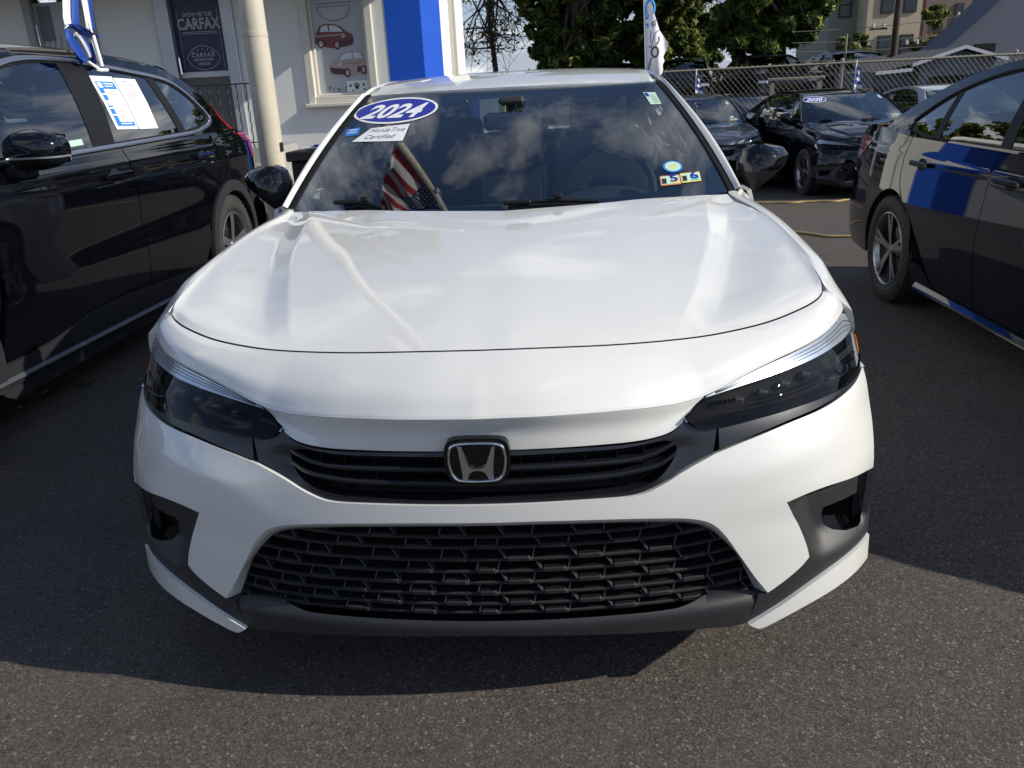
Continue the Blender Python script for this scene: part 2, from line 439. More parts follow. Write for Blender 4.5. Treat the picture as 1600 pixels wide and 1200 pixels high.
def mirror_rows(P):
    """P[v][u] with u=0 on x=0 -> full width"""
    M = P[:, ::-1].copy(); M[..., 0] *= -1
    return np.concatenate([M[:, :-1], P], 1)
def skirt(mb, P, d, which='all', mat=0, dirv=None):
    """turned-in edge round a grid's border"""
    nv, nu = P.shape[:2]
    du = np.gradient(P, axis=1); dv = np.gradient(P, axis=0); N = np.cross(du, dv); N /= np.linalg.norm(N, axis=2, keepdims=True)+1e-12
    if dirv is not None and N.mean((0, 1)) @ np.array(dirv) < 0: N = -N
    L = []
    if which in ('all', 'rows') or 'b' in which: L.append([(0, i) for i in range(nu)])
    if which in ('all', 'rows') or 't' in which: L.append([(nv-1, i) for i in range(nu)])
    if which in ('all', 'cols'): L += [[(j, 0) for j in range(nv)], [(j, nu-1) for j in range(nv)]]
    for ln in L:
        A = np.array([P[j, i] for j, i in ln]); n = np.array([N[j, i] for j, i in ln]); B = A-n*d; m = len(A)
        V = np.vstack([A, B]); F = [(i, i+1, m+i+1, m+i) for i in range(m-1)]
        mb.add(V, F, mat=mat, smooth=False); 
def text_mesh(s, size, to3, mb, mat=0, shear=0.0, bold=0.0, align='CENTER', spacing=1.0, sx=1.0):
    cu = bpy.data.curves.new('lettering', 'FONT'); cu.body = s; cu.size = size; cu.shear = shear; cu.offset = bold; cu.align_x = align; cu.align_y = 'CENTER'; cu.space_character = spacing; cu.resolution_u = 3
    o = bpy.data.objects.new('lettering', cu); COL.objects.link(o); bpy.context.view_layer.update()
    me = o.to_mesh(); V = [to3(v.co.x*sx, v.co.y) for v in me.vertices]; F = [tuple(p.vertices) for p in me.polygons]
    if V: mb.add(np.array(V), F, mat=mat, smooth=False)
    o.to_mesh_clear(); bpy.data.objects.remove(o); bpy.data.curves.remove(cu)
    return mb
def copy_thing(root, loc, rotz, label, group=None, swap=None, skip=(), name=None):
    """a copy of a thing with copies of its parts and sub-parts; swap = {material: other material}"""
    def cp(o, parent):
        c = o.copy(); COL.objects.link(c)
        if parent is not None: c.parent = parent
        if swap and c.type == 'MESH':
            for i, sl in enumerate(c.material_slots):
                nm = sl.material.name if sl.material else ''
                if nm in swap: sl.link = 'OBJECT'; sl.material = MATS[swap[nm]]
        for ch in o.children:
            if ch.name.split('.')[0] not in skip: cp(ch, c)
        return c
    r = cp(root, None); r.location = loc; r.rotation_euler = (0, 0, rotz); r['label'] = label
    if group: r['group'] = group
    return r
# ---------------------------------------------------------------- body surfaces of the sedan (metres, nose at y=0, x across, z up)
def smooth_interp(xs, ys):
    """monotone cubic through knots, vectorised"""
    xs = np.array(xs, float); ys = np.array(ys, float)
    h = np.diff(xs); d = np.diff(ys) / h
    m = np.zeros_like(ys); m[0] = d[0]; m[-1] = d[-1]
    for i in range(1, len(xs) - 1):
        if d[i-1] * d[i] > 0:
            w1 = 2*h[i] + h[i-1]; w2 = h[i] + 2*h[i-1]
            m[i] = (w1 + w2) / (w1/d[i-1] + w2/d[i])
    def f(x):
        x = np.clip(np.asarray(x, float), xs[0], xs[-1])
        i = np.clip(np.searchsorted(xs, x) - 1, 0, len(xs) - 2)
        t = (x - xs[i]) / h[i]
        return ((1+2*t)*(1-t)**2*ys[i] + t*(1-t)**2*h[i]*m[i] + t*t*(3-2*t)*ys[i+1] + t*t*(t-1)*h[i]*m[i+1])
    return f
FA = smooth_interp([.13, .2, .25, .35, .47, .55, .62, .682, .715, .75, .79, .84], [.02, .008, .004, .0, -.006, -.002, .008, .035, .058, .080, .10, .16])
FK = smooth_interp([.13, .2, .25, .35, .47, .55, .62, .68, .73, .79, .84], [.85, .90, .92, .96, 1.0, 1.1, 1.25, 1.33, 1.38, 1.41, 1.6])
def FY(x, z):
    x = np.abs(np.asarray(x, float))
    return FA(z) + FK(z) * (.25*x**2 + .28*x**8)
def ws_point(u, v):
    """windshield: u -1..1 across, v 0 (cowl) .. 1 (roof)"""
    u = np.asarray(u, float); v = np.asarray(v, float); a = np.abs(u)
    xe = .755 + (.572 - .755)*v + .012*4*v*(1-v)
    yb = 1.10 + .27*a**2.2; yt = 1.94 + .03*a**2.2
    zb = .955 + .022*a**2; zt = 1.341 - .004*a**2
    bul = 4*v*(1-v)
    return np.stack([u*xe, yb + (yt-yb)*v - .018*bul, zb + (zt-zb)*v + (.008 - .0026*a**2)*bul], -1)
def GH(x, y):
    """height of the lot: level by the building, falling away gently towards the fence, a raised lot beyond it"""
    x = np.asarray(x, float); y = np.asarray(y, float)
    s = np.clip((x+1.6)/2.6, 0, 1); s = s*s*(3-2*s)
    f = np.interp(y, [-50, 2.2, 2.8, 12.3, 14.6, 21, 23.5, 300], [0, 0, -.012, -.350, -.40, -.42, .33, .33])
    return s*f
# ---------------------------------------------------------------- ground
t = NT('asphalt'); c = t.coord('Object')
vor = t.n('ShaderNodeTexVoronoi'); vor.inputs['Scale'].default_value = 260; t.l(c, vor.inputs['Vector'])
vor2 = t.n('ShaderNodeTexVoronoi'); vor2.inputs['Scale'].default_value = 170; t.l(c, vor2.inputs['Vector'])
sepc = t.n('ShaderNodeSeparateColor'); t.l(vor.outputs['Color'], sepc.inputs[0])
sepd = t.n('ShaderNodeSeparateColor'); t.l(vor2.outputs['Color'], sepd.inputs[0])
stone = t.ramp(sepc.outputs[0], [(0.0, (.030, .026, .023)), (.30, (.062, .053, .046)), (.65, (.100, .085, .072)), (.88, (.15, .127, .107)), (.975, (.18, .16, .14)), (1.0, (.30, .28, .25))])
fleck = t.ramp(sepd.outputs[1], [(.978, 0.0), (.990, .7)])
big = t.noise(c, .55, 6, .62); mid = t.noise(c, 5.5, 5, .6)
stone = t.mix(fleck, stone, (.33, .32, .30))
wear = t.mix(t.ramp(big, [(.30, .12), (.7, .52)]), stone, (.084, .077, .070))
stain = t.ramp(t.noise(c, 1.1, 5, .55, .6), [(.57, 0.0), (.72, .45)])
wear = t.mix(stain, wear, (.030, .028, .027))
stone3 = t.n('ShaderNodeTexVoronoi'); stone3.inputs['Scale'].default_value = 85; t.l(c, stone3.inputs['Vector'])
s3c = t.n('ShaderNodeSeparateColor'); t.l(stone3.outputs['Color'], s3c.inputs[0]); s3d = t.n('ShaderNodeMath', operation='LESS_THAN'); t.l(stone3.outputs['Distance'], s3d.inputs[0]); s3d.inputs[1].default_value = .30
s3m = t.n('ShaderNodeMath', operation='MULTIPLY'); t.l(t.ramp(s3c.outputs[0], [(.955, 0.0), (.968, .6)]), s3m.inputs[0]); t.l(s3d.outputs[0], s3m.inputs[1])
wear = t.mix(s3m.outputs[0], wear, (.34, .31, .27))
pits = t.ramp(t.noise(c, 38, 3, .7), [(.30, .75), (.44, 0.0)]); wear = t.mix(pits, wear, (.028, .025, .023))
crk = t.n('ShaderNodeTexVoronoi', feature='DISTANCE_TO_EDGE'); crk.inputs['Scale'].default_value = .42; wv = t.n('ShaderNodeVectorMath', operation='ADD'); nz = t.n('ShaderNodeTexNoise'); nz.inputs['Scale'].default_value = 2.2; nz.inputs['Detail'].default_value = 6; t.l(c, nz.inputs['Vector']); t.l(c, wv.inputs[0]); t.l(nz.outputs['Color'], wv.inputs[1]); t.l(wv.outputs[0], crk.inputs['Vector'])
wear = t.mix(t.ramp(crk.outputs['Distance'], [(.0, .10), (.004, 0.0)]), wear, (.022, .020, .019))
sandy = t.ramp(mid, [(.45, 0.0), (.75, .25)])
wear = t.mix(sandy, wear, (.13, .108, .088))
b = t.bsdf(Base_Color=wear, Roughness=.88); b.inputs['Specular IOR Level'].default_value = .25
h1 = t.n('ShaderNodeMath', operation='MULTIPLY'); t.l(t.noise(c, 170, 3, .75), h1.inputs[0]); h1.inputs[1].default_value = 1.3
h2 = t.n('ShaderNodeMath', operation='MULTIPLY_ADD'); t.l(mid, h2.inputs[0]); h2.inputs[1].default_value = .5; t.l(h1.outputs[0], h2.inputs[2])
h3 = t.n('ShaderNodeMath', operation='MULTIPLY_ADD'); t.l(sepc.outputs[2], h3.inputs[0]); h3.inputs[1].default_value = .5; t.l(h2.outputs[0], h3.inputs[2])
t.l(t.bump(h3.outputs[0], .6, .004), b.inputs['Normal']); t.done(b)
gx_ = np.unique(np.r_[np.linspace(-400, -20, 12), np.linspace(-20, -3, 12), np.linspace(-3, 14, 60), np.linspace(14, 60, 20), np.linspace(60, 400, 10)])
gy_ = np.unique(np.r_[np.linspace(-300, -12, 10), np.linspace(-12, 30, 110), np.linspace(30, 100, 16), np.linspace(100, 600, 10)])
X_, Y_ = np.meshgrid(gx_, gy_); mb = MB(); mb.grid(np.stack([X_, Y_, GH(X_, Y_)], -1), out=(0, 0, 1)); tag(mb.build('ground', 'asphalt'), kind='structure')
# ---------------------------------------------------------------- dealership building
t = NT('stucco'); c = t.coord(); f = t.noise(c, 1.2, 6, .6); g = t.noise(c, 120, 3, .6)
mp = t.n('ShaderNodeMapping'); mp.inputs['Scale'].default_value = (5, 5, .5); t.l(c, mp.inputs['Vector']); st_ = t.ramp(t.noise(mp.outputs[0], 1.0, 6, .6), [(.55, 0.0), (.85, .22)])
b = t.bsdf(Base_Color=t.mix(st_, t.mix(f, (.74, .735, .695), (.80, .795, .76)), (.50, .48, .43)), Roughness=.9); t.l(t.bump(g, .5, .006), b.inputs['Normal']); t.done(b)
t = NT('blue_stucco'); c = t.coord(); f = t.noise(c, 1.5, 5); g = t.noise(c, 120, 3, .6)
b = t.bsdf(Base_Color=t.mix(f, (.002, .075, .52), (.003, .10, .62)), Roughness=.8); t.l(t.bump(g, .4, .006), b.inputs['Normal']); t.done(b)
simple('cream_trim', (.66, .63, .55), .5, var=.08)
simple('grey_trim', (.33, .34, .34), .5, var=.1)
simple('aluminium', (.48, .49, .50), .4, .6)
simple('sign_blue', (.008, .016, .055), .35)
simple('sign_text', (.42, .44, .46), .5)
simple('poster_paper', (.46, .48, .50), .45, var=.04)
simple('poster_red', (.20, .055, .04), .5, var=.25, scale=30)
simple('poster_dark', (.085, .040, .035), .5, var=.3, scale=30)
simple('poster_pale', (.44, .34, .31), .5, var=.2, scale=30)
simple('concrete', (.36, .35, .33), .85, var=.15, bump=.2)
simple('roof_felt', (.10, .10, .10), .9)
simple('iron_black', (.010, .010, .011), .45)
simple('door_panel', (.10, .10, .10), .5)
WY = 12.0
bld = thing('dealership_building', 'white stucco showroom building with blue corner pillar behind the black suv', 'building', (-1.85, WY, 0))
def bpart(mb, name, mats, parent=bld):
    o = mb.build(name, mats, parent)
    p = parent
    off = Vector((1.85, -WY, 0))
    o.data.transform(Matrix.Translation(off)); return o
wallf = lambda a, b_: np.stack([a, np.full_like(a, WY), b_], -1)
mb = MB()
panel(mb, [(-16, -.3), (-2.40, -.3), (-2.40, 5.0), (-16, 5.0)], wallf, (0, -1, 0), holes=[[(-3.70, 1.28), (-2.62, 1.28), (-2.62, 3.0), (-3.70, 3.0)], [(-5.95, .75), (-4.74, .75), (-4.74, 3.02), (-5.95, 3.02)], [(-8.02, 1.28), (-6.95, 1.28), (-6.95, 3.0), (-8.02, 3.0)]], step=.6, flange=.14)
bpart(mb, 'front_wall', 'stucco')
mb = MB(); mb.box((-1.65, 14.01, 2.35), (.10, 3.44, 5.3)); mb.box((-5.0, 15.68, 2.35), (6.7, .10, 5.3)); bpart(mb, 'side_wall', 'stucco')
mb = MB(); mb.extrude([(-2.40, 11.994), (-1.85, 11.994), (-1.594, 12.25), (-1.594, 12.29), (-1.70, 12.30), (-2.40, 12.02)], -.3, 5.0, lambda a, b_, d: (a, b_, d), 0); bpart(mb, 'corner_pillar', 'blue_stucco')
mb = MB(); mb.box((-1.36, 19.2, .62), (.60, .4, 1.24)); bpart(mb, 'low_wall', 'stucco')
mb = MB(); mb.box((-1.75, 19.2, .62), (.17, .41, 1.24)); bpart(mb, 'low_pillar', 'blue_stucco')
mb = MB(); mb.box((-8.93, 11.40, 3.22), (14.14, 1.15, .22)); mb.box((-8.8, 13.85, 5.06), (14.5, 4.0, .14)); bpart(mb, 'roof', 'stucco')
mb = MB(); mb.box((-1.53, 14.35, 3.12), (.13, 2.6, .12)); bpart(mb, 'gutter', 'cream_trim')
mb = MB(); mb.box((-1.555, 13.62, 1.5), (.09, .09, 3.2)); mb.box((-1.575, 13.45, 1.5), (.05, .05, 3.2)); bpart(mb, 'downpipe', 'cream_trim')
def window(x0, x1, z0, z1, trim, poster):
    w = bpy.data.objects.new('window', None); link(w, bld); w.empty_display_size = .1
    mb = MB(); y = WY-.025
    for a, b_, cz, dz in ((x0-.02, x0+.10, (z0+z1)/2, z1-z0+.06), (x1-.10, x1+.02, (z0+z1)/2, z1-z0+.06)): mb.bbox(((a+b_)/2, y+.035, cz), (b_-a, .11, dz), .012)
    mb.bbox(((x0+x1)/2, y+.040, z0+.045), (x1-x0-.20, .10, .10), .010)
    for a in (x0+.125, x1-.125): mb.bbox((a, y+.10, (z0+z1)/2), (.045, .05, z1-z0-.1), .008)
    mb.bbox(((x0+x1)/2, y+.10, z0+.115), (x1-x0-.26, .05, .04), .008)
    bpart(mb, 'frame', trim, w)
    mb = MB(); mb.bbox(((x0+x1)/2, WY-.045, z0-.035), (x1-x0+.12, .16, .06), .012); bpart(mb, 'sill', trim, w)
    mb = MB(); mb.box(((x0+x1)/2, WY+.105, (z0+z1)/2), (x1-x0-.2, .012, z1-z0-.1)); bpart(mb, 'pane', 'poster_paper', w)
    pw = MB(); py = WY+.092
    T = lambda cx, cz, s: (lambda a, b_, d=0: (cx+a*s, py-d, cz+b_*s))
    if poster:
        def car(cx, cz, s, col, flip):
            k = -1 if flip else 1
            P = lambda pts, d, m: pw.extrude([(k*a, b_) for a, b_ in pts], d, d-.001, lambda a, b_, dd: (cx+a*s, py-dd, cz+b_*s), m)
            P([(-.5, -.12), (-.49, .02), (-.44, .12), (-.36, .26), (-.22, .31), (.02, .30), (.18, .24), (.34, .10), (.46, .05), (.50, -.04), (.49, -.16), (.42, -.22), (.10, -.27), (-.10, -.27), (-.40, -.20)], .002, col)
            P([(-.36, .13), (-.31, .24), (-.20, .28), (-.14, .27), (-.12, .12)], .004, 2); P([(-.09, .12), (-.10, .27), (.02, .27), (.15, .21), (.25, .11)], .004, 2)
            for wx, wz in ((-.36, -.15), (.06, -.20)): P([(wx+.085*math.cos(t), wz+.11*math.sin(t)) for t in np.linspace(0, 2*math.pi, 16, endpoint=False)], .004, 8); P([(wx+.05*math.cos(t), wz+.07*math.sin(t)) for t in np.linspace(0, 2*math.pi, 12, endpoint=False)], .006, 4)
            P([(.12, -.10), (.495, -.06), (.485, -.16), (.42, -.215), (.12, -.24)], .004, 8); P([(-.49, -.08), (-.2, -.06), (-.2, -.2), (-.40, -.195), (-.495, -.12)], .0035, 8); P([(.20, .0), (.30, .02), (.28, -.02), (.2, -.03)], .005, 2); P([(-.50, -.0), (-.2, .02), (.3, .04), (.3, .06), (-.2, .05), (-.47, .04)], .0035, 4); P([(.15, .05), (.26, .06), (.24, .02)], .004, 2); P([(-.30, .02), (.10, .03), (.10, .015), (-.30, .005)], .004, 3)
        car(-3.24, 2.235, .60, 1, False); car(-3.05, 1.83, .62, 4, True)
        for q in range(10):
            a = q/9*math.pi; p0 = (-3.2+.26*math.cos(math.pi+a), 2.66+.20*math.sin(math.pi+a)); a2 = (q+1)/9*math.pi; p1 = (-3.2+.26*math.cos(math.pi+a2), 2.66+.20*math.sin(math.pi+a2))
            if q < 9: pw.tube([(p0[0], py-.003, p0[1]), (p1[0], py-.003, p1[1])], .004, 4, mat=3)
        pw.tube([(-3.48, py-.003, 2.70), (-2.9, py-.003, 2.72)], .004, 4, mat=3); pw.tube([(-3.46, py-.003, 2.66), (-2.95, py-.003, 2.67)], .003, 4, mat=3)
        text_mesh('Pre-Owned', .11, lambda a, b_: (-3.42+a, py-.003, 1.475+b_), pw, 3, align='LEFT', spacing=1.35)
        pw.box((-2.94, py-.004, 1.50), (.36, .003, .17), mat=5)
        for cx, cz, s in ((-2.96, 1.50, .040), (-3.06, 1.51, .018), (-2.85, 1.52, .018), (-2.84, 1.45, .014), (-3.03, 1.44, .012)):
            for dx, dz, r_ in ((0, -.35, .75), (-.85, .35, .36), (-.35, .95, .36), (.35, .95, .36), (.85, .35, .36)):
                pw.extrude([(cx+s*(dx+r_*math.cos(t)), cz+s*(dz+r_*math.sin(t))) for t in np.linspace(0, 2*math.pi, 12, endpoint=False)], .0075, .006, lambda a, b_, dd: (a, py-dd, b_), 6)
    else:
        for q in range(7): pw.tube([(x0+.2+.1*q, py-.003, z0+.7+.1*(q % 3)), (x0+.25+.1*q, py-.003, z0+1.2+.08*(q % 2))], .004, 4, mat=3)
        pw.box((x0+.24, py-.003, z1-.35), (.22, .003, .5), mat=7)
    bpart(pw, 'poster', ['poster_paper', 'poster_red', 'print_light', 'print_grey', 'poster_pale', 'paper_white', 'print_black', 'print_grey', 'poster_dark'], w)
window(-3.70, -2.62, 1.28, 3.0, 'cream_trim', True); window(-8.02, -6.95, 1.28, 3.0, 'grey_trim', False)
dr = bpy.data.objects.new('door', None); link(dr, bld); dr.empty_display_size = .1
mb = MB(); mb.bbox((-5.85, WY+.02, 1.88), (.22, .16, 2.28), .015); mb.bbox((-4.835, WY+.02, 1.88), (.19, .16, 2.28), .015); mb.box((-5.34, WY+.05, 2.98), (.84, .10, .10)); bpart(mb, 'door_frame', 'aluminium', dr)
mb = MB(); mb.box((-5.34, WY+.095, 2.35), (.80, .03, 1.05), mat=1); mb.box((-5.34, WY+.09, 1.28), (.80, .04, 1.06), mat=0); mb.bbox((-5.34, WY+.06, 1.79), (.78, .05, .09), .008, mat=2); bpart(mb, 'door_leaf', ['door_panel', 'sign_blue', 'aluminium'], dr)
mb = MB(); y = WY+.074
tt = lambda s, size, x, z, sx=1.0, bold=0.0, sp=1.0: text_mesh(s, size, lambda a, b_: (x+a*sx, y, z+b_), mb, 0, bold=bold, spacing=sp)
tt('SHOW ME THE', .085, -5.34, 2.655, .82, .002); tt('CARFAX', .22, -5.34, 2.52, .80, .006)
for z in (2.41, 2.385): mb.box((-5.34, y, z), (.56, .002, .008))
for x_ in (-5.66, -5.02): mb.box((x_, y, 2.30), (.006, .002, .90))
bad = [(-5.61, 2.03), (-5.50, 2.16), (-5.34, 2.21), (-5.18, 2.16), (-5.07, 2.03), (-5.18, 1.90), (-5.34, 1.86), (-5.50, 1.90)]
q = [(a, y, b_) for a, b_ in crv(bad+[bad[0]], 5)[:-1]]; mb.tube(q, .006, 4, closed=True)
for k in range(5):
    a = R(50+20*k); cx, cz = -5.34+.26*math.cos(a)*.9, 2.0+.16*math.sin(a); mb.extrude([(cx+(.017 if i % 2 == 0 else .007)*math.sin(math.pi*i/5), cz+(.017 if i % 2 == 0 else .007)*math.cos(math.pi*i/5)) for i in range(10)], -.001, .001, lambda u_, v_, d: (u_, y+d, v_))
tt('CARFAX', .085, -5.34, 2.075, 1.0, .002, 1.25); tt('ADVANTAGE', .055, -5.34, 2.005, .95, .001); tt('DEALER', .055, -5.34, 1.945, 1.0, .001)
bpart(mb, 'door_lettering', 'sign_text', dr)
mb = MB(); mb.tube([(-5.70, WY+.05, 2.08), (-5.70, WY-.01, 2.07), (-5.695, WY-.02, 2.03), (-5.69, WY-.02, 1.80)], .016, 8); bpart(mb, 'door_handle', 'chrome', dr)
stp = thing('entrance_steps', 'concrete landing with steps under the door with the dark blue sign', 'steps', (-5.3, 11.3, 0))
mb = MB(); mb.box((0, .15, .35), (2.6, 1.08, .70)); mb.box((0, -.55, .24), (2.6, .32, .47)); mb.box((0, -.87, .12), (2.6, .32, .23)); mb.build('landing', 'concrete', stp)
rl = thing('iron_railing', 'black wrought iron railing on the landing beside the beige lamp post', 'railing', (-4.5, 10.95, .70))
mb = MB(); mb.box((-.35, 0, .90), (1.7, .03, .018)); mb.box((-.35, 0, .08), (1.7, .025, .015)); mb.build('hand_rail', 'iron_black', rl)
for k in range(12):
    mb = MB(); x = .45-.14*k; pts = [(x+.006*math.cos(z*40), .006*math.sin(z*40), z) for z in np.linspace(0, .9, 40)]; mb.tube(pts, .009, 5); mb.build('baluster', 'iron_black', rl)
for x in (.46, -1.15):
    mb = MB(); mb.tube([(x, 0, -.02), (x, 0, .96)], .018, 8); mb.build('rail_post', 'iron_black', rl)
# cabinet by the lamp post
cb = thing('metal_cabinet', 'black metal cabinet with papers on its lid beside the beige lamp post', 'cabinet', (-2.58, 8.35, 0))
mb = MB(); mb.bbox((0, 0, .34), (.66, .42, .66), .015); mb.build('cabinet_body', 'iron_black', cb)
mb = MB(); mb.bbox((0, -.01, .725), (.74, .50, .11), .015); mb.build('lid', 'iron_black', cb)
for x, z, r_ in ((-.13, .56, .020), (-.14, .60, .014), (.02, .585, .040), (.20, .585, .04)):
    mb = MB(); mb.lathe([(-.23, .001), (-.245, r_*.8), (-.235, r_), (-.20, r_)], 'y', 16, (x, 0, z)); mb.build('knob', 'chrome' if r_ > .03 else 'grey_plastic', cb)
pp = thing('paper_stack', 'white and blue papers lying on the black metal cabinet', 'papers', (-2.60, 8.30, .782))
for k in range(8):
    mb = MB(); a = RNG.uniform(-.5, .5); M = [list(r) for r in Matrix.Rotation(a, 3, 'Z')]; mb.bbox((RNG.uniform(-.20, .22), RNG.uniform(-.1, .06), .012+.006*k), (.16, .10, .018), .004, mat=int(k % 3 == 1), M=M)
    mb.build('sheet', ['paper_white', 'print_navy'], pp)
# lamp post with the national flag
t = NT('post_paint'); c = t.coord(); f = t.noise(c, 3, 6, .65); 
b = t.bsdf(Base_Color=t.mix(t.ramp(f, [(.35, 0.0), (.75, 1.0)]), (.60, .55, .44), (.50, .44, .34)), Roughness=.45); t.l(t.bump(t.noise(c, 8, 2), .04, .004), b.inputs['Normal']); t.done(b)
lp = thing('lamp_post', 'tall beige round lamp post behind the black suv carrying the striped flag', 'lamp post', (-2.385, 6.0, 0))
mb = MB(); mb.lathe([(.0, .108), (1.86, .106), (1.862, .1085), (1.90, .1085), (1.902, .1045), (13.2, .075)], 'z', 28); mb.build('post', 'post_paint', lp)
mb = MB(); mb.bbox((0, 0, .10), (.38, .38, .20), .02); mb.build('post_base', 'concrete', lp)
mb = MB(); mb.tube([(0, 0, 13.1), (-.3, -.4, 13.5), (-.8, -1.0, 13.7), (-1.2, -1.5, 13.7)], .035, 8); mb.build('lamp_arm', 'post_paint', lp)
mb = MB(); mb.bbox((-1.45, -1.8, 13.68), (.35, .7, .14), .05, M=[list(r) for r in Matrix.Rotation(R(-39), 3, 'Z')]); mb.build('lamp_head', 'grey_plastic', lp)
mb = MB(); mb.bbox((.106, -.02, .95), (.012, .06, .08), .004); mb.build('hatch', 'iron_black', lp)
# ---------------------------------------------------------------- fence, trees, far buildings
simple('galvanised', (.27, .245, .19), .5, .35, var=.2, scale=20); simple('wire', (.15, .135, .11), .55, .3, var=.3, scale=10)
FY_ = 15.3; FZ0, FZ1 = -.38, 1.515
fe = thing('chain_link_fence', 'grey chain link fence with round top rail behind the parked cars', 'fence', (6, FY_, -.40))
mb = MB(); mb.tube([(-4.6, 0, FZ1+.40), (9, 0, FZ1+.40)], .021, 8); mb.build('top_rail', 'galvanised', fe)
for x in (-3.82, -.45, 2.70, 5.9, 9.0):
    mb = MB(); mb.tube([(x, .03, 0), (x, .03, FZ1+.44)], .034, 10); mb.lathe([(FZ1+.44, .040), (FZ1+.47, .034), (FZ1+.49, .001)], 'z', 10, (x, .03, 0)); mb.build('post', 'galvanised', fe)
mb = MB(); pit = .100; H_ = FZ1-FZ0+.03
for k in range(int(13.6/pit)+25):
    for sg in (1, -1):
        x0 = -4.6+k*pit-(H_*.9 if sg > 0 else 0); z0, z1 = 0.02, H_+.03; xa, xb = x0, x0+sg*H_*.9 + (0 if sg > 0 else 0)
        if sg < 0: xa, xb = x0, x0-H_*.9
        ta = 0.0; tb = 1.0
        lo, hi = -4.6, 9.0
        if xa < lo: ta = (lo-xa)/(xb-xa)
        if xb < lo: tb = (lo-xa)/(xb-xa)
        if xa > hi: ta = (hi-xa)/(xb-xa)
        if xb > hi: tb = (hi-xa)/(xb-xa)
        if tb <= ta or (xa < lo and xb < lo) or (xa > hi and xb > hi): continue
        p = lambda q: (xa+(xb-xa)*q, .012*sg, z0+(z1-z0)*q)
        mb.tube([p(ta), p(tb)], .0030, 3, caps=False)
tag(mb.build('wire_mesh', 'wire', fe), kind='stuff')
gr_ = thing('guard_rail', 'short pale metal guard rail standing behind the chain link fence', 'guard rail', (6, 16.6, -.4))
mb = MB(); mb.grid(np.array([[(x, .03*(i % 2), 1.66+.016*i) for x in np.linspace(-1.5, -.35, 8)] for i in range(4)])); mb.build('rail', 'galvanised', gr_)
for x in (-1.4, -.45):
    mb = MB(); mb.box((x, .06, .8), (.08, .08, 1.6)); mb.build('post', 'galvanised', gr_)

simple('leaf_dark', (.042, .075, .018), .6, var=.35, scale=.8); simple('leaf_mid', (.12, .175, .032), .6, var=.35, scale=.8); simple('leaf_light', (.32, .36, .075), .55, var=.3, scale=.8)
simple('leaf_gold', (.26, .17, .025), .6, var=.3, scale=.8); simple('leaf_rust', (.20, .065, .020), .6, var=.3, scale=.8); simple('bark', (.12, .095, .075), .9, var=.35, scale=8, bump=.4, bscale=25)
for nm in ('leaf_dark', 'leaf_mid', 'leaf_light', 'leaf_gold', 'leaf_rust'):
    m = MATS[nm]; nt = m.node_tree; bs = [n for n in nt.nodes if n.type == 'BSDF_PRINCIPLED'][0]; out = [n for n in nt.nodes if n.type == 'OUTPUT_MATERIAL'][0]
    tr = nt.nodes.new('ShaderNodeBsdfTranslucent'); mx = nt.nodes.new('ShaderNodeMixShader'); mx.inputs[0].default_value = .52
    nt.links.new(bs.inputs['Base Color'].links[0].from_socket, tr.inputs['Color']); nt.links.new(bs.outputs[0], mx.inputs[1]); nt.links.new(tr.outputs[0], mx.inputs[2]); nt.links.new(mx.outputs[0], out.inputs[0])
LM = ['leaf_dark', 'leaf_mid', 'leaf_light', 'leaf_gold', 'leaf_rust']
def leaves(centers, radii, n, size, probs, rng, squash=.8):
    """leaf faces scattered through clumps"""
    k = rng.integers(0, len(centers), n); d = rng.normal(size=(n, 3)); d /= np.linalg.norm(d, axis=1, keepdims=True); r = rng.random(n)**.42
    P = centers[k]+d*r[:, None]*radii[k][:, None]*np.array([1, 1, squash])
    nrm = d*.6+rng.normal(size=(n, 3))*.55+np.array([.3, -.15, .5]); nrm /= np.linalg.norm(nrm, axis=1, keepdims=True)
    a = np.cross(nrm, rng.normal(size=(n, 3))); a /= np.linalg.norm(a, axis=1, keepdims=True); b = np.cross(nrm, a)
    s = size*(.6+.8*rng.random(n))[:, None]
    V = np.stack([P-a*s, P-b*s*.45+a*s*.1, P+a*s, P+b*s*.45+a*s*.1], 1).reshape(-1, 3)
    mi = rng.choice(len(probs), n, p=np.array(probs)/sum(probs))
    cl = rng.random(len(centers)); mi = np.where((cl[k] < .35) & (mi == 2), 0, mi)
    return V, mi, n
def leaf_object(name, V, mi, n, parent):
    me = bpy.data.meshes.new(name); me.vertices.add(n*4); me.vertices.foreach_set('co', V.ravel()); me.loops.add(n*4); me.loops.foreach_set('vertex_index', np.arange(n*4)); me.polygons.add(n)
    me.polygons.foreach_set('loop_start', np.arange(n)*4); me.polygons.foreach_set('loop_total', np.full(n, 4)); me.polygons.foreach_set('material_index', mi)
    for m in LM: me.materials.append(MATS[m])
    me.update(); me.validate(); o = bpy.data.objects.new(name, me); link(o, parent); return o
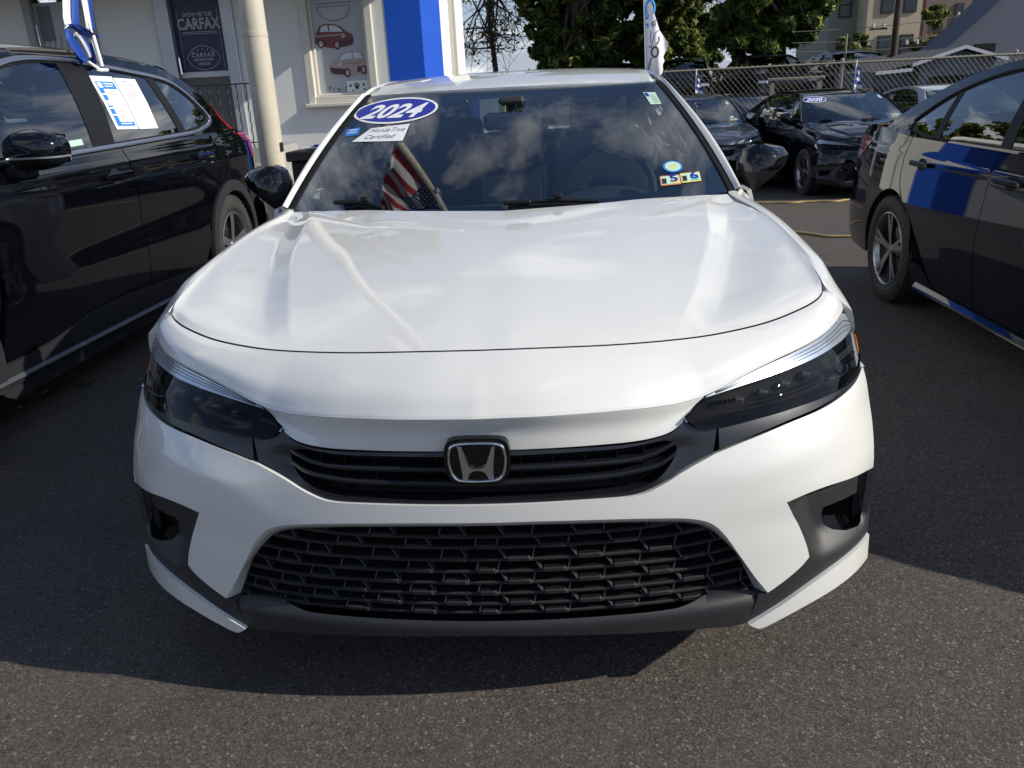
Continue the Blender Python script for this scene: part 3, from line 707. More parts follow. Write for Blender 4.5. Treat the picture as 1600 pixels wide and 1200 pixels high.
def tree(name, label, loc, blobs, n, size, probs, trunk_h, trunk_r, seed, sparse=False, sub=30, cat='tree'):
    rng = np.random.default_rng(seed); t = thing(name, label, cat, loc)
    C_ = []; Rr = []
    for (cx, cy, cz, r) in blobs:
        for _ in range(sub):
            d = rng.normal(size=3); d /= np.linalg.norm(d); q = r*rng.random()**.4
            C_.append((cx+d[0]*q, cy+d[1]*q, cz+d[2]*q*.85)); Rr.append(r*rng.uniform(.14, .30))
    C_ = np.array(C_); Rr = np.array(Rr)
    V, mi, n = leaves(C_, Rr, n, size, probs, rng); leaf_object('crown', V, mi, n, t)
    mb = MB(); mb.tube([(0, 0, 0), (.1, 0, trunk_h*.35), (-.08, .05, trunk_h*.7), (.05, 0, trunk_h)], [trunk_r, trunk_r*.85, trunk_r*.65, trunk_r*.4], 10); mb.build('trunk', 'bark', t)
    mb = MB()
    for k in range(min(len(C_), 46 if sparse else 22)):
        c = C_[k*len(C_)//(46 if sparse else 22) % len(C_)]; h0 = trunk_h*rng.uniform(.45, 1); p0 = np.array([0, 0, h0]); md = p0*.45+c*.55+rng.normal(size=3)*.15
        mb.tube([p0, md, c], [trunk_r*.32, trunk_r*.18, .012], 5, caps=False)
        if sparse:
            for _ in range(3): mb.tube([md, c+rng.normal(size=3)*.5, c+rng.normal(size=3)*.9], [.016, .010, .005], 4, caps=False)
    mb.build('limb', 'bark', t)
    return t
g_ = lambda x, y: float(GH(x, y))
tree('dense_tree', 'dense dark green tree rising above the white sedan roof', (.9, 30, .3), [(.5, 0, 5.2, 2.0), (-.1, .5, 3.3, 1.1), (.9, 0, 3.0, 1.2), (1.6, .5, 7.2, 2.2), (.2, 0, 7.6, 1.7), (1.9, .3, 4.2, 1.4), (-1.15, 0, 2.2, .75), (-.3, 0, 2.0, .8), (.6, 0, 2.0, .8), (-1.0, 0, 4.0, .95), (-.9, 0, 5.6, 1.1), (-.95, 0, 3.0, .8)], 40000, .155, (3.5, 4, 2.6, .2, .2), 6.5, .25, 3)
tree('leafy_tree', 'lighter green leafy tree behind the white window flag', (3.4, 31.5, .3), [(3.0-3.4+.1, 0, 4.6, 1.9), (.9, 0, 4.4, 1.5), (0, .5, 6.8, 2.3), (1.0, 0, 3.0, 1.1), (-.6, 0, 2.5, 1.2), (.3, -.3, 2.4, 1.1)], 34000, .155, (1.5, 4.5, 4.5, .5, .1), 6.0, .25, 5)
tree('round_tree', 'round dark tree with olive clumps left of the black suv on the raised lot', (5.25, 33, .3), [(0, 0, 2.6, 1.15), (-.8, .2, 3.4, 1.0), (.5, 0, 1.9, .8)], 12000, .145, (3, 4, 2, .5, .1), 3.2, .16, 8)
tree('broad_tree', 'broad dark green tree overhanging the fence in front of the tan building', (7.2, 27, .3), [(-1.0, 0, 3.8, 1.45), (.6, 0, 3.6, 1.5), (1.8, 0, 3.9, 1.2), (0, .5, 6.0, 2.4), (-1.3, 0, 2.6, 1.0), (.4, 0, 2.6, .9), (2.0, 0, 5.4, 1.6), (-.5, 0, 2.0, .8)], 40000, .155, (3, 4, 3.2, .1, 0), 5.0, .24, 11)
tree('bare_tree', 'thin autumn tree with few leaves between the showroom and the dense tree', (-2.3, 33, 0), [(.0, 0, 4.6, 1.9), (-.6, 0, 3.0, 1.2), (.7, 0, 3.4, 1.2), (0, 0, 6.8, 2.0)], 620, .09, (.3, 2.5, 5, 1.5, .6), 6.0, .13, 14, True)
tree('bare_tree', 'bare tree with wispy branches between the leafy tree and the broad tree', (6.3, 37, .3), [(0, 0, 5.0, 1.4), (.2, 0, 3.4, .9), (0, 0, 6.5, 1.6)], 500, .11, (1, 4, 3, .5, .2), 5.5, .10, 15, True)
tree('low_bush', 'low green bush at the corner of the showroom under the thin autumn tree', (-3.2, 30, 0), [(.2, 0, 1.2, .9), (1.0, 0, 1.4, .6)], 2500, .12, (3, 4, 1.5, 0, 0), 1.0, .05, 17, cat='bush')
tree('autumn_bush', 'yellow green bush behind the fence below the tan building', (12.0, 32, .3), [(-.4, 0, 1.1, .9), (-.7, 0, 1.8, .7), (.6, 0, .9, .8), (-1.1, 0, .8, .7)], 6500, .11, (.5, 3, 5, 1.5, 0), 1.6, .07, 18, cat='bush')
tree('climbing_bush', 'tall green shrub between the tan building and the red brick building', (17.1, 40, .3), [(.2, 0, 1.9, .9), (.35, 0, 3.3, .55), (-1.6, 0, .9, .8), (1.1, 0, 1.5, .9)], 6000, .12, (1, 4, 4, .8, .1), 2.2, .07, 19, cat='bush')
tree('golden_bush', 'orange and gold autumn shrub before the red brick building', (21.5, 46, .3), [(.3, 0, 3.0, 1.1), (1.9, 0, 4.2, 1.4), (2.8, 0, 4.8, 1.4), (-.6, 0, 2.2, 1.0)], 5500, .15, (.5, 2, 2, 4, 1.4), 2.6, .08, 20, cat='bush')
tree('far_trees', 'dark green row of far trees closing the view behind the raised lot', (7, 52, .3), [(x, 0, z, 1.3) for x in range(-22, 8, 2) for z in (.9,)], 7000, .24, (5, 4, 1.5, .5, .3), 2.0, .1, 22, cat='trees')
tree('leafy_tree', 'tall green tree behind the showroom, only mirrored in the car windows', (-6.5, 26, 0), [(0, 0, 9, 3.2), (-3, 1, 8, 2.8), (2.4, .5, 7, 2.4), (-1, 0, 12.0, 2.8)], 14000, .24, (3, 4, 3, .3, .2), 7.0, .3, 31)
tree('leafy_tree', 'second tall green tree behind the showroom, only mirrored in the car windows', (-13, 24, 0), [(0, 0, 6.5, 3.0), (-3.5, 1, 6, 2.6), (3, .5, 5.5, 2.2)], 12000, .24, (3, 4, 3, .3, .2), 7.0, .3, 32)
# far buildings
t = NT('tan_stucco'); c = t.coord(); f = t.noise(c, .7, 5); b = t.bsdf(Base_Color=t.mix(f, (.50, .41, .29), (.58, .48, .34)), Roughness=.9); t.done(b)
t = NT('brick_red'); c = t.coord(); br = t.n('ShaderNodeTexBrick'); br.inputs['Scale'].default_value = 4.5; br.inputs['Color1'].default_value = (.36, .095, .065, 1); br.inputs['Color2'].default_value = (.28, .075, .052, 1); br.inputs['Mortar'].default_value = (.22, .17, .14, 1); t.l(c, br.inputs['Vector']); b = t.bsdf(Base_Color=br.outputs[0], Roughness=.9); t.done(b)
simple('grey_stucco', (.13, .145, .18), .9, var=.08, bump=.3, bscale=30); simple('olive_stucco', (.24, .25, .20), .9); simple('far_glass', (.03, .04, .05), .15, var=.3); simple('dark_frame', (.03, .03, .03), .5); simple('white_trim', (.55, .57, .60), .6); simple('shingle', (.045, .046, .055), .9, var=.3, scale=20); simple('pole_wood', (.060, .042, .032), .9, var=.3); simple('insulator', (.62, .62, .62), .4)
tan = thing('tan_building', 'tan three storey building with dark sash windows behind the broad tree', 'building', (16.2, 45, .3))
mb = MB(); mb.box((1.25, 3, 6), (2.7, 6, 12), mat=0); mb.box((-.80, 4.5, 6), (1.5, 6, 12), mat=1); mb.build('wall', ['tan_stucco', 'olive_stucco'], tan)
for x in (-.75, .86, 1.98):
    for z in (2.15, 4.40, 6.65, 8.9):
        yy = -.02 if x > 0 else 1.48
        w = MB(); w.box((x, yy, z), (.66, .10, 1.22)); wo = w.build('window', 'dark_frame', tan)
        for dz in (-.29, .29):
            p = MB(); p.box((x, yy-.045, z+dz), (.54, .03, .50)); p.build('pane', 'far_glass', wo)
brk = thing('brick_building', 'red brick building with narrow dark windows beyond the golden shrub', 'building', (25.3, 60, .3))
mb = MB(); mb.box((4, 4, 6), (8.5, 8, 12)); mb.build('wall', 'brick_red', brk)
for k in range(6):
    for z in (1.9, 4.3, 6.7):
        w = MB(); w.box((.7+1.25*k, -.02, z), (.55, .12, 1.55)); wo = w.build('window', 'dark_frame', brk); p = MB(); p.box((.7+1.25*k, -.07, z), (.42, .03, 1.35)); p.build('pane', 'far_glass', wo)
gh_ = thing('gabled_house', 'grey stucco house with a sweeping gable roofline behind the fence', 'house', (11.6, 22, -.4))
prof = [(-1.62, 0), (-1.60, 2.02), (-1.35, 2.18), (-.95, 2.50), (0, 3.38), (1.0, 4.35), (2.2, 5.4), (4.2, 5.9), (4.2, 0)]
mb = MB(); mb.extrude(prof, 0, 1.4, lambda a, b_, d: (a, d, b_)); mb.build('wall', 'grey_stucco', gh_)
mb = MB(); e_ = crv([(-1.75, 2.02), (-1.35, 2.20), (-.95, 2.53), (0, 3.41), (1.0, 4.38), (2.2, 5.43), (4.3, 5.95)], 4); mb.grid(np.array([[(a, -.10, b_+.0) for a, b_ in e_], [(a, -.10, b_+.05) for a, b_ in e_], [(a, 1.5, b_+.05) for a, b_ in e_]])); mb.build('roof', 'grey_stucco', gh_)
w = MB(); w.box((-.33, -.01, 2.10), (.50, .10, .36)); w.build('window', 'dark_void', gh_)
gar = thing('small_garage', 'low grey garage with dark shingle gable roof behind the fence', 'garage', (8.9, 18.2, -.4))
mb = MB(); mb.extrude([(-.75, 0), (-.75, 1.86), (.10, 2.10), (.85, 1.86), (.85, 0)], 0, 3.0, lambda a, b_, d: (a, d, b_)); mb.box((-1.2, 1.6, .86), (.9, 2.6, 1.72)); mb.build('wall', 'grey_stucco', gar)
mb = MB(); mb.grid(np.array([[(-.95, -.15, 1.84), (.10, -.15, 2.15), (1.0, -.15, 1.86)], [(-.95, 3.1, 1.84), (.10, 3.1, 2.15), (1.0, 3.1, 1.86)]]), out=(0, 0, 1)); mb.grid(np.array([[(-1.75, -.05, 1.70), (-.9, -.05, 1.86)], [(-1.4, 3, 2.05), (-.5, 3, 2.10)]]), out=(0, 0, 1)); mb.build('roof', 'shingle', gar)
mb = MB()
for a, b_ in (((-.98, 1.79), (.10, 2.11)), ((.10, 2.11), (1.02, 1.82)), ((-1.75, 1.66), (-.98, 1.70))):
    mb.extrude([a, b_, (b_[0], b_[1]+.07), (a[0], a[1]+.07)], -.20, -.16, lambda x, z, d: (x, d, z))
mb.build('bargeboard', 'white_trim', gar)
mb = MB(); mb.box((.08, -.01, .80), (1.15, .06, 1.55)); mb.build('garage_door', 'dark_void', gar)
def pole(loc, h, r, label, mat, arms=()):
    p = thing('utility_pole', label, 'utility pole', loc)
    mb = MB(); mb.lathe([(0, r), (h, r*.75), (h, .001)], 'z', 10); mb.build('pole', mat, p)
    for z, dx in arms:
        mb = MB(); mb.box((dx, 0, z), (.5, .06, .05)); mb.build('cross_arm', mat, p)
        for q in (-.15, .15):
            mb = MB(); mb.lathe([(z+.03, .03), (z+.05, .06), (z+.08, .03), (z+.10, .06), (z+.13, .03), (z+.15, .05), (z+.17, .001)], 'z', 8, (dx+q, 0, 0)); mb.build('insulator', 'insulator', p)
pole((10.1, 25, .3), 9, .10, 'dark wooden utility pole in front of the tan building', 'pole_wood', ((2.2, -.5), (1.7, .5)))
pole((12.75, 25.5, .3), 9, .05, 'thin grey utility pole beside the gable roofline', 'galvanised', ((2.4, -.55),))
pole((13.1, 26.5, .3), 7, .075, 'brown wooden pole close behind the thin grey utility pole', 'pole_wood')
pole((8.55, 24.5, .3), 2.1, .045, 'short weathered post next to the yellow green bush', 'galvanised')
for k, (z0, z1) in enumerate(((1.95, 2.05), (1.70, 1.78), (1.45, 1.45), (2.25, 2.55))):
    mb = MB(); x = np.linspace(7.2, 13.2, 18); mb.tube(np.stack([x, np.full(18, 25.2), .3+z0+(z1-z0)*(x-7.2)/6-.10*np.sin((x-7.2)/6*math.pi)], 1), .010, 4); tag(mb.build('overhead_wire', 'galvanised'), ['lowest', 'second lowest', 'third', 'topmost'][[2, 1, 0, 3][k]] + ' of the overhead wires strung between the utility poles', 'wire', 'overhead wires')
# ropes on the asphalt
simple('rope_yellow', (.42, .31, .12), .8, var=.25, scale=40)
for pts, lab in (([(1.2, 9.75), (2.2, 9.80), (2.84, 9.82), (3.24, 9.66), (3.47, 9.72), (3.79, 9.62), (4.0, 9.76), (4.21, 9.72), (5.2, 9.66), (6.4, 9.8)], 'yellow rope lying on the asphalt in front of the black sedan by the fence'), ([(1.7, 7.25), (2.1, 7.10), (2.4, 6.99), (2.63, 6.75), (2.74, 6.52), (2.96, 6.47), (3.4, 6.35), (4.4, 6.4)], 'yellow rope lying on the asphalt nearer to the white sedan')):
    c_ = crv(pts, 8); mb = MB(); mb.tube([(x, y+.012*math.sin(x*23), g_(x, y)+.012) for x, y in c_], .015, 6); tag(mb.build('rope', 'rope_yellow'), lab, 'rope')
# ---------------------------------------------------------------- the sedan
def FYb(x, z):
    ax = np.abs(x); s = np.clip((ax-.42)/.22, 0, 1); s = s*s*(3-2*s)
    return FY(x, z) - .009*s*np.exp(-((z-(.548+.21*(ax-.5)))/.05)**2) + .006*s*np.exp(-((z-(.44+.0*(ax-.5)))/.05)**2)
def SF(off=0.0, fn=FY): return lambda a, b: np.stack([a, fn(a, b)+off, b], -1)
_zs = smooth_interp([.4, .6, .85, 1.1, 1.34, 1.6, 3.4, 3.9, 4.3, 4.6], [.775, .83, .862, .888, .905, .905, .92, .93, .93, .92])
_xm = smooth_interp([.25, .5, .9, 2.5, 3.6, 4.0, 4.3, 4.55, 4.70], [.896, .898, .90, .90, .90, .89, .862, .815, .76])
def SX(y, z):
    zs = _zs(y); t = np.clip((z-(zs-.14))/.14, 0, 1); lo = np.clip((.5-z)/.35, 0, 2)
    w = np.clip((y-.9)/.5, 0, 1); w = w*w*(3-2*w)
    return _xm(y) - (.029-.021*w)*t**2 - .036*w*np.clip((z-.52)/.36, 0, 1.06)**1.25 - (.5-.2*w)*np.maximum(0, z-zs) - .035*lo**2 + .005*np.exp(-((z-(zs-.035))/.016)**2)*np.clip((y-1.0)/.6, 0, 1) - .004*np.exp(-((z-.44)/.07)**2)*np.clip((y-1.2)/.5, 0, 1)*np.clip((3.4-y)/.3, 0, 1)
def GX(y, z):
    return .835 - .675*(z-.985) - .035*np.maximum(0, y-3.0)**2 - .05*np.clip((2-y)/.65, 0, 1)**2 + .018*np.sin(np.clip((z-.985)/.38, 0, 1)*math.pi)
def side(fn, sg, off=0.0): return lambda a, b: np.stack([sg*(fn(a, b)+off), a, b], -1)
def arc(cy, cz, r, a0, a1, n=24): return [(cy+r*math.cos(R(a)), cz+r*math.sin(R(a))) for a in np.linspace(a0, a1, n)]

E_ = [(0, .543), (.10, .543), (.21, .543), (.285, .5425), (.315, .544), (.336, .548), (.36, .557), (.384, .568), (.405, .579), (.437, .593), (.482, .610)]
TR_ = [(.482, .610), (.552, .625), (.647, .640), (.735, .6465), (.799, .652), (.848, .657), (.878, .664), (.893, .668)]
OUT_ = [(.893, .668), (.897, .64), (.898, .58), (.898, .53), (.896, .48), (.892, .457)]
FOGT = [(.892, .457), (.854, .470), (.763, .486), (.700, .487), (.642, .478)]
FOGI = [(.642, .478), (.659, .449), (.682, .400), (.699, .359), (.709, .326)]
LT_ = [(.709, .326), (.690, .308), (.657, .287), (.630, .272), (.612, .263)]
FC_ = [(0, .505), (.135, .504), (.285, .497), (.398, .486), (.446, .476), (.478, .460), (.507, .427), (.543, .369), (.579, .311), (.612, .263)]
GI_ = [(0, .477), (.13, .476), (.28, .469), (.39, .458), (.432, .450), (.462, .439), (.487, .421), (.516, .388), (.545, .348), (.588, .260)]
LTOP_ = [(.572, .190), (.64, .222), (.70, .250), (.76, .270), (.82, .281), (.87, .285), (.897, .288)]
LBOT_ = [(.572, .190), (.585, .180), (.605, .173), (.66, .190), (.72, .206), (.79, .217), (.85, .222), (.897, .226)]
HL_ = [(.422, .681), (.466, .714), (.506, .7255), (.564, .741), (.630, .755), (.700, .766), (.760, .775), (.809, .786), (.842, .797), (.870, .782), (.889, .750), (.897, .715), (.893, .685), (.876, .664), (.848, .662), (.759, .664), (.684, .665), (.586, .662), (.509, .658), (.465, .658), (.443, .665)]
DR_ = [(.470, .714), (.506, .7235), (.564, .739), (.630, .753), (.700, .764), (.760, .773), (.809, .784), (.842, .794), (.868, .779), (.884, .750)]
DRB_ = [(.884, .750), (.850, .743), (.799, .7405), (.735, .736), (.660, .731), (.561, .722), (.470, .711)]
Bc = [(0, .150, .823), (.10, .1525, .823), (.277, .179, .817), (.422, .217, .813), (.523, .255, .813), (.631, .310, .818), (.722, .377, .828), (.770, .424, .836), (.7885, .448, .845)]
DR3 = [(.465, .134, .7155), (.506, .155, .726), (.563, .189, .742), (.630, .231, .757), (.700, .281, .768), (.760, .337, .777), (.809, .400, .788), (.842, .458, .799), (.853, .490, .806)]
Cc_ = [(0, .005, .729), (.142, .017, .727), (.288, .054, .720), (.381, .090, .714), (.430, .115, .7135), (.465, .134, .7155)]
Dc_ = [(0, .025, .654), (.069, .027, .652), (.176, .038, .650), (.288, .060, .647), (.345, .075, .648), (.388, .088, .655), (.412, .096, .669), (.422, .100, .680)]
HE_ = [(.7885, .452, .848), (.797, .51, .868), (.802, .68, .893), (.803, .90, .915), (.785, 1.13, .945), (.735, 1.34, .974)]
HR_ = [(0, 1.10, .978), (.3, 1.14, .984), (.44, 1.20, .984), (.63, 1.27, .979), (.735, 1.34, .974)]

def hood_grid(nu=150, nv=120, gap=.009):
    B = crv(Bc, 10); B = B + np.array([0, gap, 0]); Rr = crv(HR_, 10); Ed = crv(HE_, 12)
    bi = lambda C, k: (lambda x: np.interp(x, C[:, 0], C[:, k]))
    us = np.linspace(0, 1, nu); vs = np.linspace(0, 1, nv); P = np.zeros((nv, nu, 3))
    Ev = resample(Ed, nv)
    Bu = np.stack([us*B[-1, 0]]+[bi(B, k)(us*B[-1, 0]) for k in (1, 2)], 1)
    Ru = np.stack([us*Rr[-1, 0]]+[bi(Rr, k)(us*Rr[-1, 0]) for k in (1, 2)], 1)
    for j, v in enumerate(vs):
        vy = v
        L = (1-vy)*Bu + vy*Ru; d = Ev[j]-L[-1]
        P[j] = L + d*(us**3)[:, None]
        x, y = P[j, :, 0], P[j, :, 1]
        P[j, :, 2] += .030*4*v*(1-v)*(1.25-.5*v)*(1-.75*us**2)
        xc = np.interp(y, [.15, .28, .45, .5, .72, .85, 1.2, 1.4], [.40, .447, .50, .514, .571, .600, .650, .66])
        s1 = np.clip((x-xc+.012)/.075, 0, 1); s1 = s1**2*(3-2*s1)*.6+(1-(1-s1)**2)*.4*np.clip(s1/.2, 0, 1); s2 = np.clip((x-xc-.05)/.16, 0, 1); s2 = s2*s2*(3-2*s2)
        fade = min(1, v/.18)*min(1, (1-v)/.10+.25)
        P[j, :, 2] -= .014*s1*(1-s2)*fade
    return mirror_rows(P)

def wheel(parent, c, sg, rim_mat, n_sp=5, rr=.325, tw=.205, rimr=.225, name='wheel', style=0):
    """tyre and rim; sg: +1 = outer face towards +x"""
    w = bpy.data.objects.new(name, None); link(w, parent); w.location = c; w.empty_display_size = .1
    h = tw/2; t = MB()
    prof = [(-h*.80, rimr), (-h*.98, rimr+.03), (-h, rimr+.055), (-h*.93, rr-.022), (-h*.82, rr-.006), (-h*.6, rr), (-h*.35, rr), (-h*.34, rr-.008), (-h*.28, rr-.008), (-h*.27, rr), (h*.27, rr), (h*.28, rr-.008), (h*.34, rr-.008), (h*.35, rr), (h*.6, rr), (h*.82, rr-.006), (h*.93, rr-.022), (h, rimr+.055), (h*.98, rimr+.03), (h*.80, rimr)]
    t.lathe(prof, 'x', 48)
    for k in range(48):   # tread blocks
        a = 2*math.pi*k/48
        for o in (-.72, .72):
            M = Matrix.Rotation(a, 3, 'X'); p = M @ Vector((o*h, 0, rr-.007)); t.box(tuple(p), (h*.28, .022, .012), M=[list(r) for r in M])
    t.build('tyre', 'tyre_wall', w)
    m = MB(); f = sg*h
    m.lathe([(f*.80, rimr), (f*.86, rimr+.002), (f*.88, rimr-.004), (f*.80, rimr-.012), (f*.55, rimr-.022), (-f*.7, rimr-.02)], 'x', 48, mat=0)
    m.lathe([(f*.10, rimr-.02), (f*.08, 0.001)], 'x', 32, mat=1)
    m.lathe([(f*.72, .001), (f*.72, .030), (f*.62, .036), (f*.2, .05)], 'x', 24, mat=0)
    m.lathe([(f*.10, .13), (f*.25, .13), (f*.25, .06), (f*.1, .06)], 'x', 28, mat=2)   # brake disc
    for k in range(n_sp):
        a = 2*math.pi*k/n_sp + .3
        for da in ((-.13, .13) if style == 0 else (0,)):
            pts = []
            wd = .013 if style == 0 else .026
            for r0, xx, ww in ((.028, .68, wd*1.1), (.10, .76, wd), (rimr-.012, .84, wd*1.15)):
                pts.append((r0, f*xx, ww))
            V = []
            for r0, xx, ww in pts:
                aa = a+da*(.35+.65*(r0/rimr))
                er = np.array([0, math.cos(aa), math.sin(aa)]); et = np.array([0, -math.sin(aa), math.cos(aa)])
                for o, dx in ((-1, 0), (1, 0), (1, -.028), (-1, -.028)): V.append(er*r0 + et*o*ww*(1 if dx == 0 else .7) + np.array([xx+sg*dx, 0, 0]))
            F = []
            for i in range(2):
                b = i*4
                for q in range(4): F.append((b+q, b+(q+1) % 4, b+4+(q+1) % 4, b+4+q))
            fl = []
            for fc in F:
                fl.append(fc)
            m.add(V, [fl[0], fl[4]], mat=0, smooth=False); m.add(V, [fl[i] for i in (1, 2, 3, 5, 6, 7)], mat=1, smooth=False)
    m.build('rim', [rim_mat, 'dark_alloy', 'satin_metal'], w)
    return w

def build_sedan(root):
    objs = {}
    # ---- hood
    H = hood_grid(); mb = MB(); mb.grid(H, out=(0, 0, 1)); skirt(mb, H, .022, 'all', dirv=(0, 0, 1), mat=1); mb.build('hood', ['white_paint', 'dark_void'], root)  # hood edge coloured dark: rubber seal plus painted shade of the gap
    # ---- front bumper: nose, lower face, chamfered mouth, corners
    mb = MB()
    top = crv(Bc, 10); top = np.r_[top, [[.800, .480, .846]]]; top[:, 1] -= .001
    bot = np.r_[crv(Cc_, 10), crv(DR3, 10)[1:]]
    xs_t = resample(top, 80); xs_b = resample(bot, 80)
    m1 = xs_t*.72+xs_b*.28 + np.array([0, -.006, .007]); m2 = xs_t*.34+xs_b*.66 + np.array([0, -.010, .010]); m3 = xs_t*.08+xs_b*.92+np.array([0, -.0035, .0035])
    P = mirror_rows(loft([xs_t, m1, m2, m3, xs_b], 80, 8)); mb.grid(P, out=(0, -1, 1)); skirt(mb, P, .02, 'all', dirv=(0, -1, 1))
    cr = resample(crv(Cc_, 10), 60); dr = resample(crv(Dc_, 10), 60)
    mm = cr*.5+dr*.5+np.array([0, .006, 0]); c0 = cr + np.array([0, .0008, -.002])
    P = mirror_rows(loft([c0, mm, dr], 60, 8)); mb.grid(P, out=(0, -1, 0)); skirt(mb, P, .008, 'rows', dirv=(0, -1, 0))
    ol = sym(join(crv(E_), crv(TR_), crv(OUT_), crv(FOGT), crv(FOGI), crv(LT_), crv(FC_)[::-1]))
    panel(mb, ol, SF(0, FYb), (0, -1, 0), step=.018, flange=.02)
    fc = resample(crv(FC_), 90); gi = resample(crv(GI_), 90)
    f3 = SF(.0006, FYb)(fc[:, 0], fc[:, 1]); g3 = SF(.036)(gi[:, 0], gi[:, 1]); md = f3*.55+g3*.45+np.array([0, -.004, 0]); g4 = g3+np.array([0, .03, 0])
    P = mirror_rows(loft([f3, md, g3], 90, 5)); mb.grid(P, out=(0, -1, 0))
    mb.grid(mirror_rows(np.array([g3, g4])), out=(0, -1, 0) if False else None)
    for sg in (1, -1):
        y0 = lambda z: float(FY(.897, z))+.001
        lf = [(y0(z), z) for z in np.linspace(.457, .667, 10)]
        pol = join(lf, [(.43, .668), (.515, .671), (.535, .70)], [(.60, .60)], arc(.90, .325, .367, 138, 160, 8), [(.47, .445)])
        panel(mb, pol, side(SX, sg), (sg, 0, 0), step=.025)
    mb.build('front_bumper', 'white_paint', root)
    mb = MB()
    for cx, cz, r_ in ((-.4935, .462, .0022), (-.4885, .4655, .002), (.288, .470, .0016), (-.24, .70, .0012), (.41, .600, .001)):
        lp = [(cx+r_*1.4*math.cos(q), cz+r_*math.sin(q*1.0+.4)) for q in np.linspace(0, 2*math.pi, 7, endpoint=False)]
        V = [(a, float(FYb(a, b))-.0016+(.012 if .46 < b < .472 else 0), b) for a, b in lp]; mb.add(V, [tuple(range(7))], smooth=False)
    tag(mb.build('paint_chip', 'dark_void', root), kind='stuff')
    # ---- upper grille frame, headlight trim
    gr = bpy.data.objects.new('upper_grille', None); link(gr, root); gr.empty_display_size = .1
    mb = MB()
    dtop = [(0, .652), (.069, .650), (.176, .648), (.288, .646), (.345, .647), (.388, .654), (.412, .668), (.420, .680)]
    outer = join(crv(dtop), [(.443, .665), (.465, .658), (.489, .657)], [(.4795, .6105)], crv(E_)[::-1] + np.array([0, .002]))
    hole = join(crv([(0, .641), (.176, .641), (.287, .640), (.352, .643), (.385, .642), (.404, .628)]), crv([(.404, .628), (.398, .606), (.360, .570), (.312, .555), (.25, .551), (0, .550)]))
    frame = SF(.007, lambda a, b: FY(a, b) + .012*np.exp(-((np.abs(a)-.40)/.07)**2)*np.exp(-((b-.62)/.03)**2))
    panel(mb, sym(outer), frame, (0, -1, 0), holes=[sym(hole)], step=.014, flange=.035)
    mb.build('grille_frame', 'satin_black', gr)
    mb = MB()
    panel(mb, sym(outer)*np.array([.97, .999]), SF(.055), (0, -1, 0), step=.04, flange=0); mb.build('grille_backing', 'dark_void', gr)
    for zl in ([(0, .613), (.175, .6125), (.286, .612), (.342, .617), (.385, .631), (.402, .640)], [(0, .583), (.10, .584), (.211, .584), (.285, .586), (.361, .596), (.401, .616)]):
        c = crv(zl); x, z = c[:, 0], c[:, 1]; mb = MB()
        rows = [np.stack([x, FY(x, z)+.045, z+.004], 1), np.stack([x, FY(x, z)+.014, z+.0045], 1), np.stack([x, FY(x, z)+.010, z+.0015], 1), np.stack([x, FY(x, z)+.011, z-.0035], 1), np.stack([x, FY(x, z)+.045, z-.006], 1)]
        for q_, (a, b) in enumerate(zip(rows[:-1], rows[1:])):
            mb.grid(mirror_rows(np.array([a, b])), out=((0, 0, 1), (0, -.7, 1), (0, -1, 0), (0, 0, -1))[q_])
        mb.build('slat', 'satin_black', gr)
    for xr in (.085, .15, .215, .28, .335):
        for sg in (1, -1):
            mb = MB()
            a, b = .553+max(0, xr-.28)*.22, .640; ym = float(FY(xr, .6)); mb.box((sg*xr, ym+.036, (a+b)/2), (.0035, .02, b-a))
            mb.build('rib', 'grille_black', gr)
    for sg in (1, -1):
        mb = MB(); pol = join([(.492, .6135)], [(.492, .656)], crv([(.509, .6565), (.586, .660), (.684, .663), (.759, .6635), (.848, .664), (.885, .671)]), crv(TR_)[::-1][1:-1]+np.array([0, .002]))
        panel(mb, pol*np.array([sg, 1]), SF(.006), (0, -1, 0), step=.014, flange=.02); mb.build('headlight_trim', 'satin_black', root)
    # ---- emblem
    em = MB(); ez = .6375; ey = .004
    T = lambda a, b, d: (a, ey+d+.05*a*a, ez+b)
    def rrect(wt, wb, h, r, n=8):
        """rounded trapezoid"""
        pts = []
        for (cx, cz, a0) in ((wt-r, h-r, 0), (-wt+r, h-r, 90), (-wb+r, -h+r, 180), (wb-r, -h+r, 270)):
            for t in np.linspace(a0, a0+90, n): pts.append((cx+r*math.cos(R(t)), cz+r*math.sin(R(t))))
        return pts
    half = np.array([(0, .0452), (.022, .0448), (.042, .0425), (.0535, .0345), (.0580, .012), (.0568, -.012), (.0512, -.031), (.0415, -.0415), (.021, -.0450), (0, -.0455)])
    full = np.r_[crv(half, 6), (crv(half, 6)[::-1]*np.array([-1, 1]))[1:-1]]
    em.extrude([tuple(q) for q in full*np.array([1.15, 1.12])], .0, .03, T, 0)
    ring_o = full*np.array([1.03, .98]); ring_i = full*np.array([.915, .845])
    rows = []
    for k, (w, d) in enumerate([(0, 0), (.15, -.0045), (.5, -.0065), (.85, -.0045), (1, 0)]):
        q = ring_o*(1-w)+ring_i*w; rows.append([T(a, b, d) for a, b in q])
    em.grid(np.array(rows), wrap_u=True, mat=1, out=(0, -1, 0))
    hp = [(-.0385, .0355), (-.0295, .0355), (-.0165, -.002), (-.0135, -.0075), (-.0065, -.0105), (.0065, -.0105), (.0135, -.0075), (.0165, -.002), (.0295, .0355), (.0385, .0355), (.0310, -.0350), (.0215, -.0375), (.0155, -.0245), (.0105, -.0195), (.004, -.0178), (-.004, -.0178), (-.0105, -.0195), (-.0155, -.0245), (-.0215, -.0375), (-.0310, -.0350)]
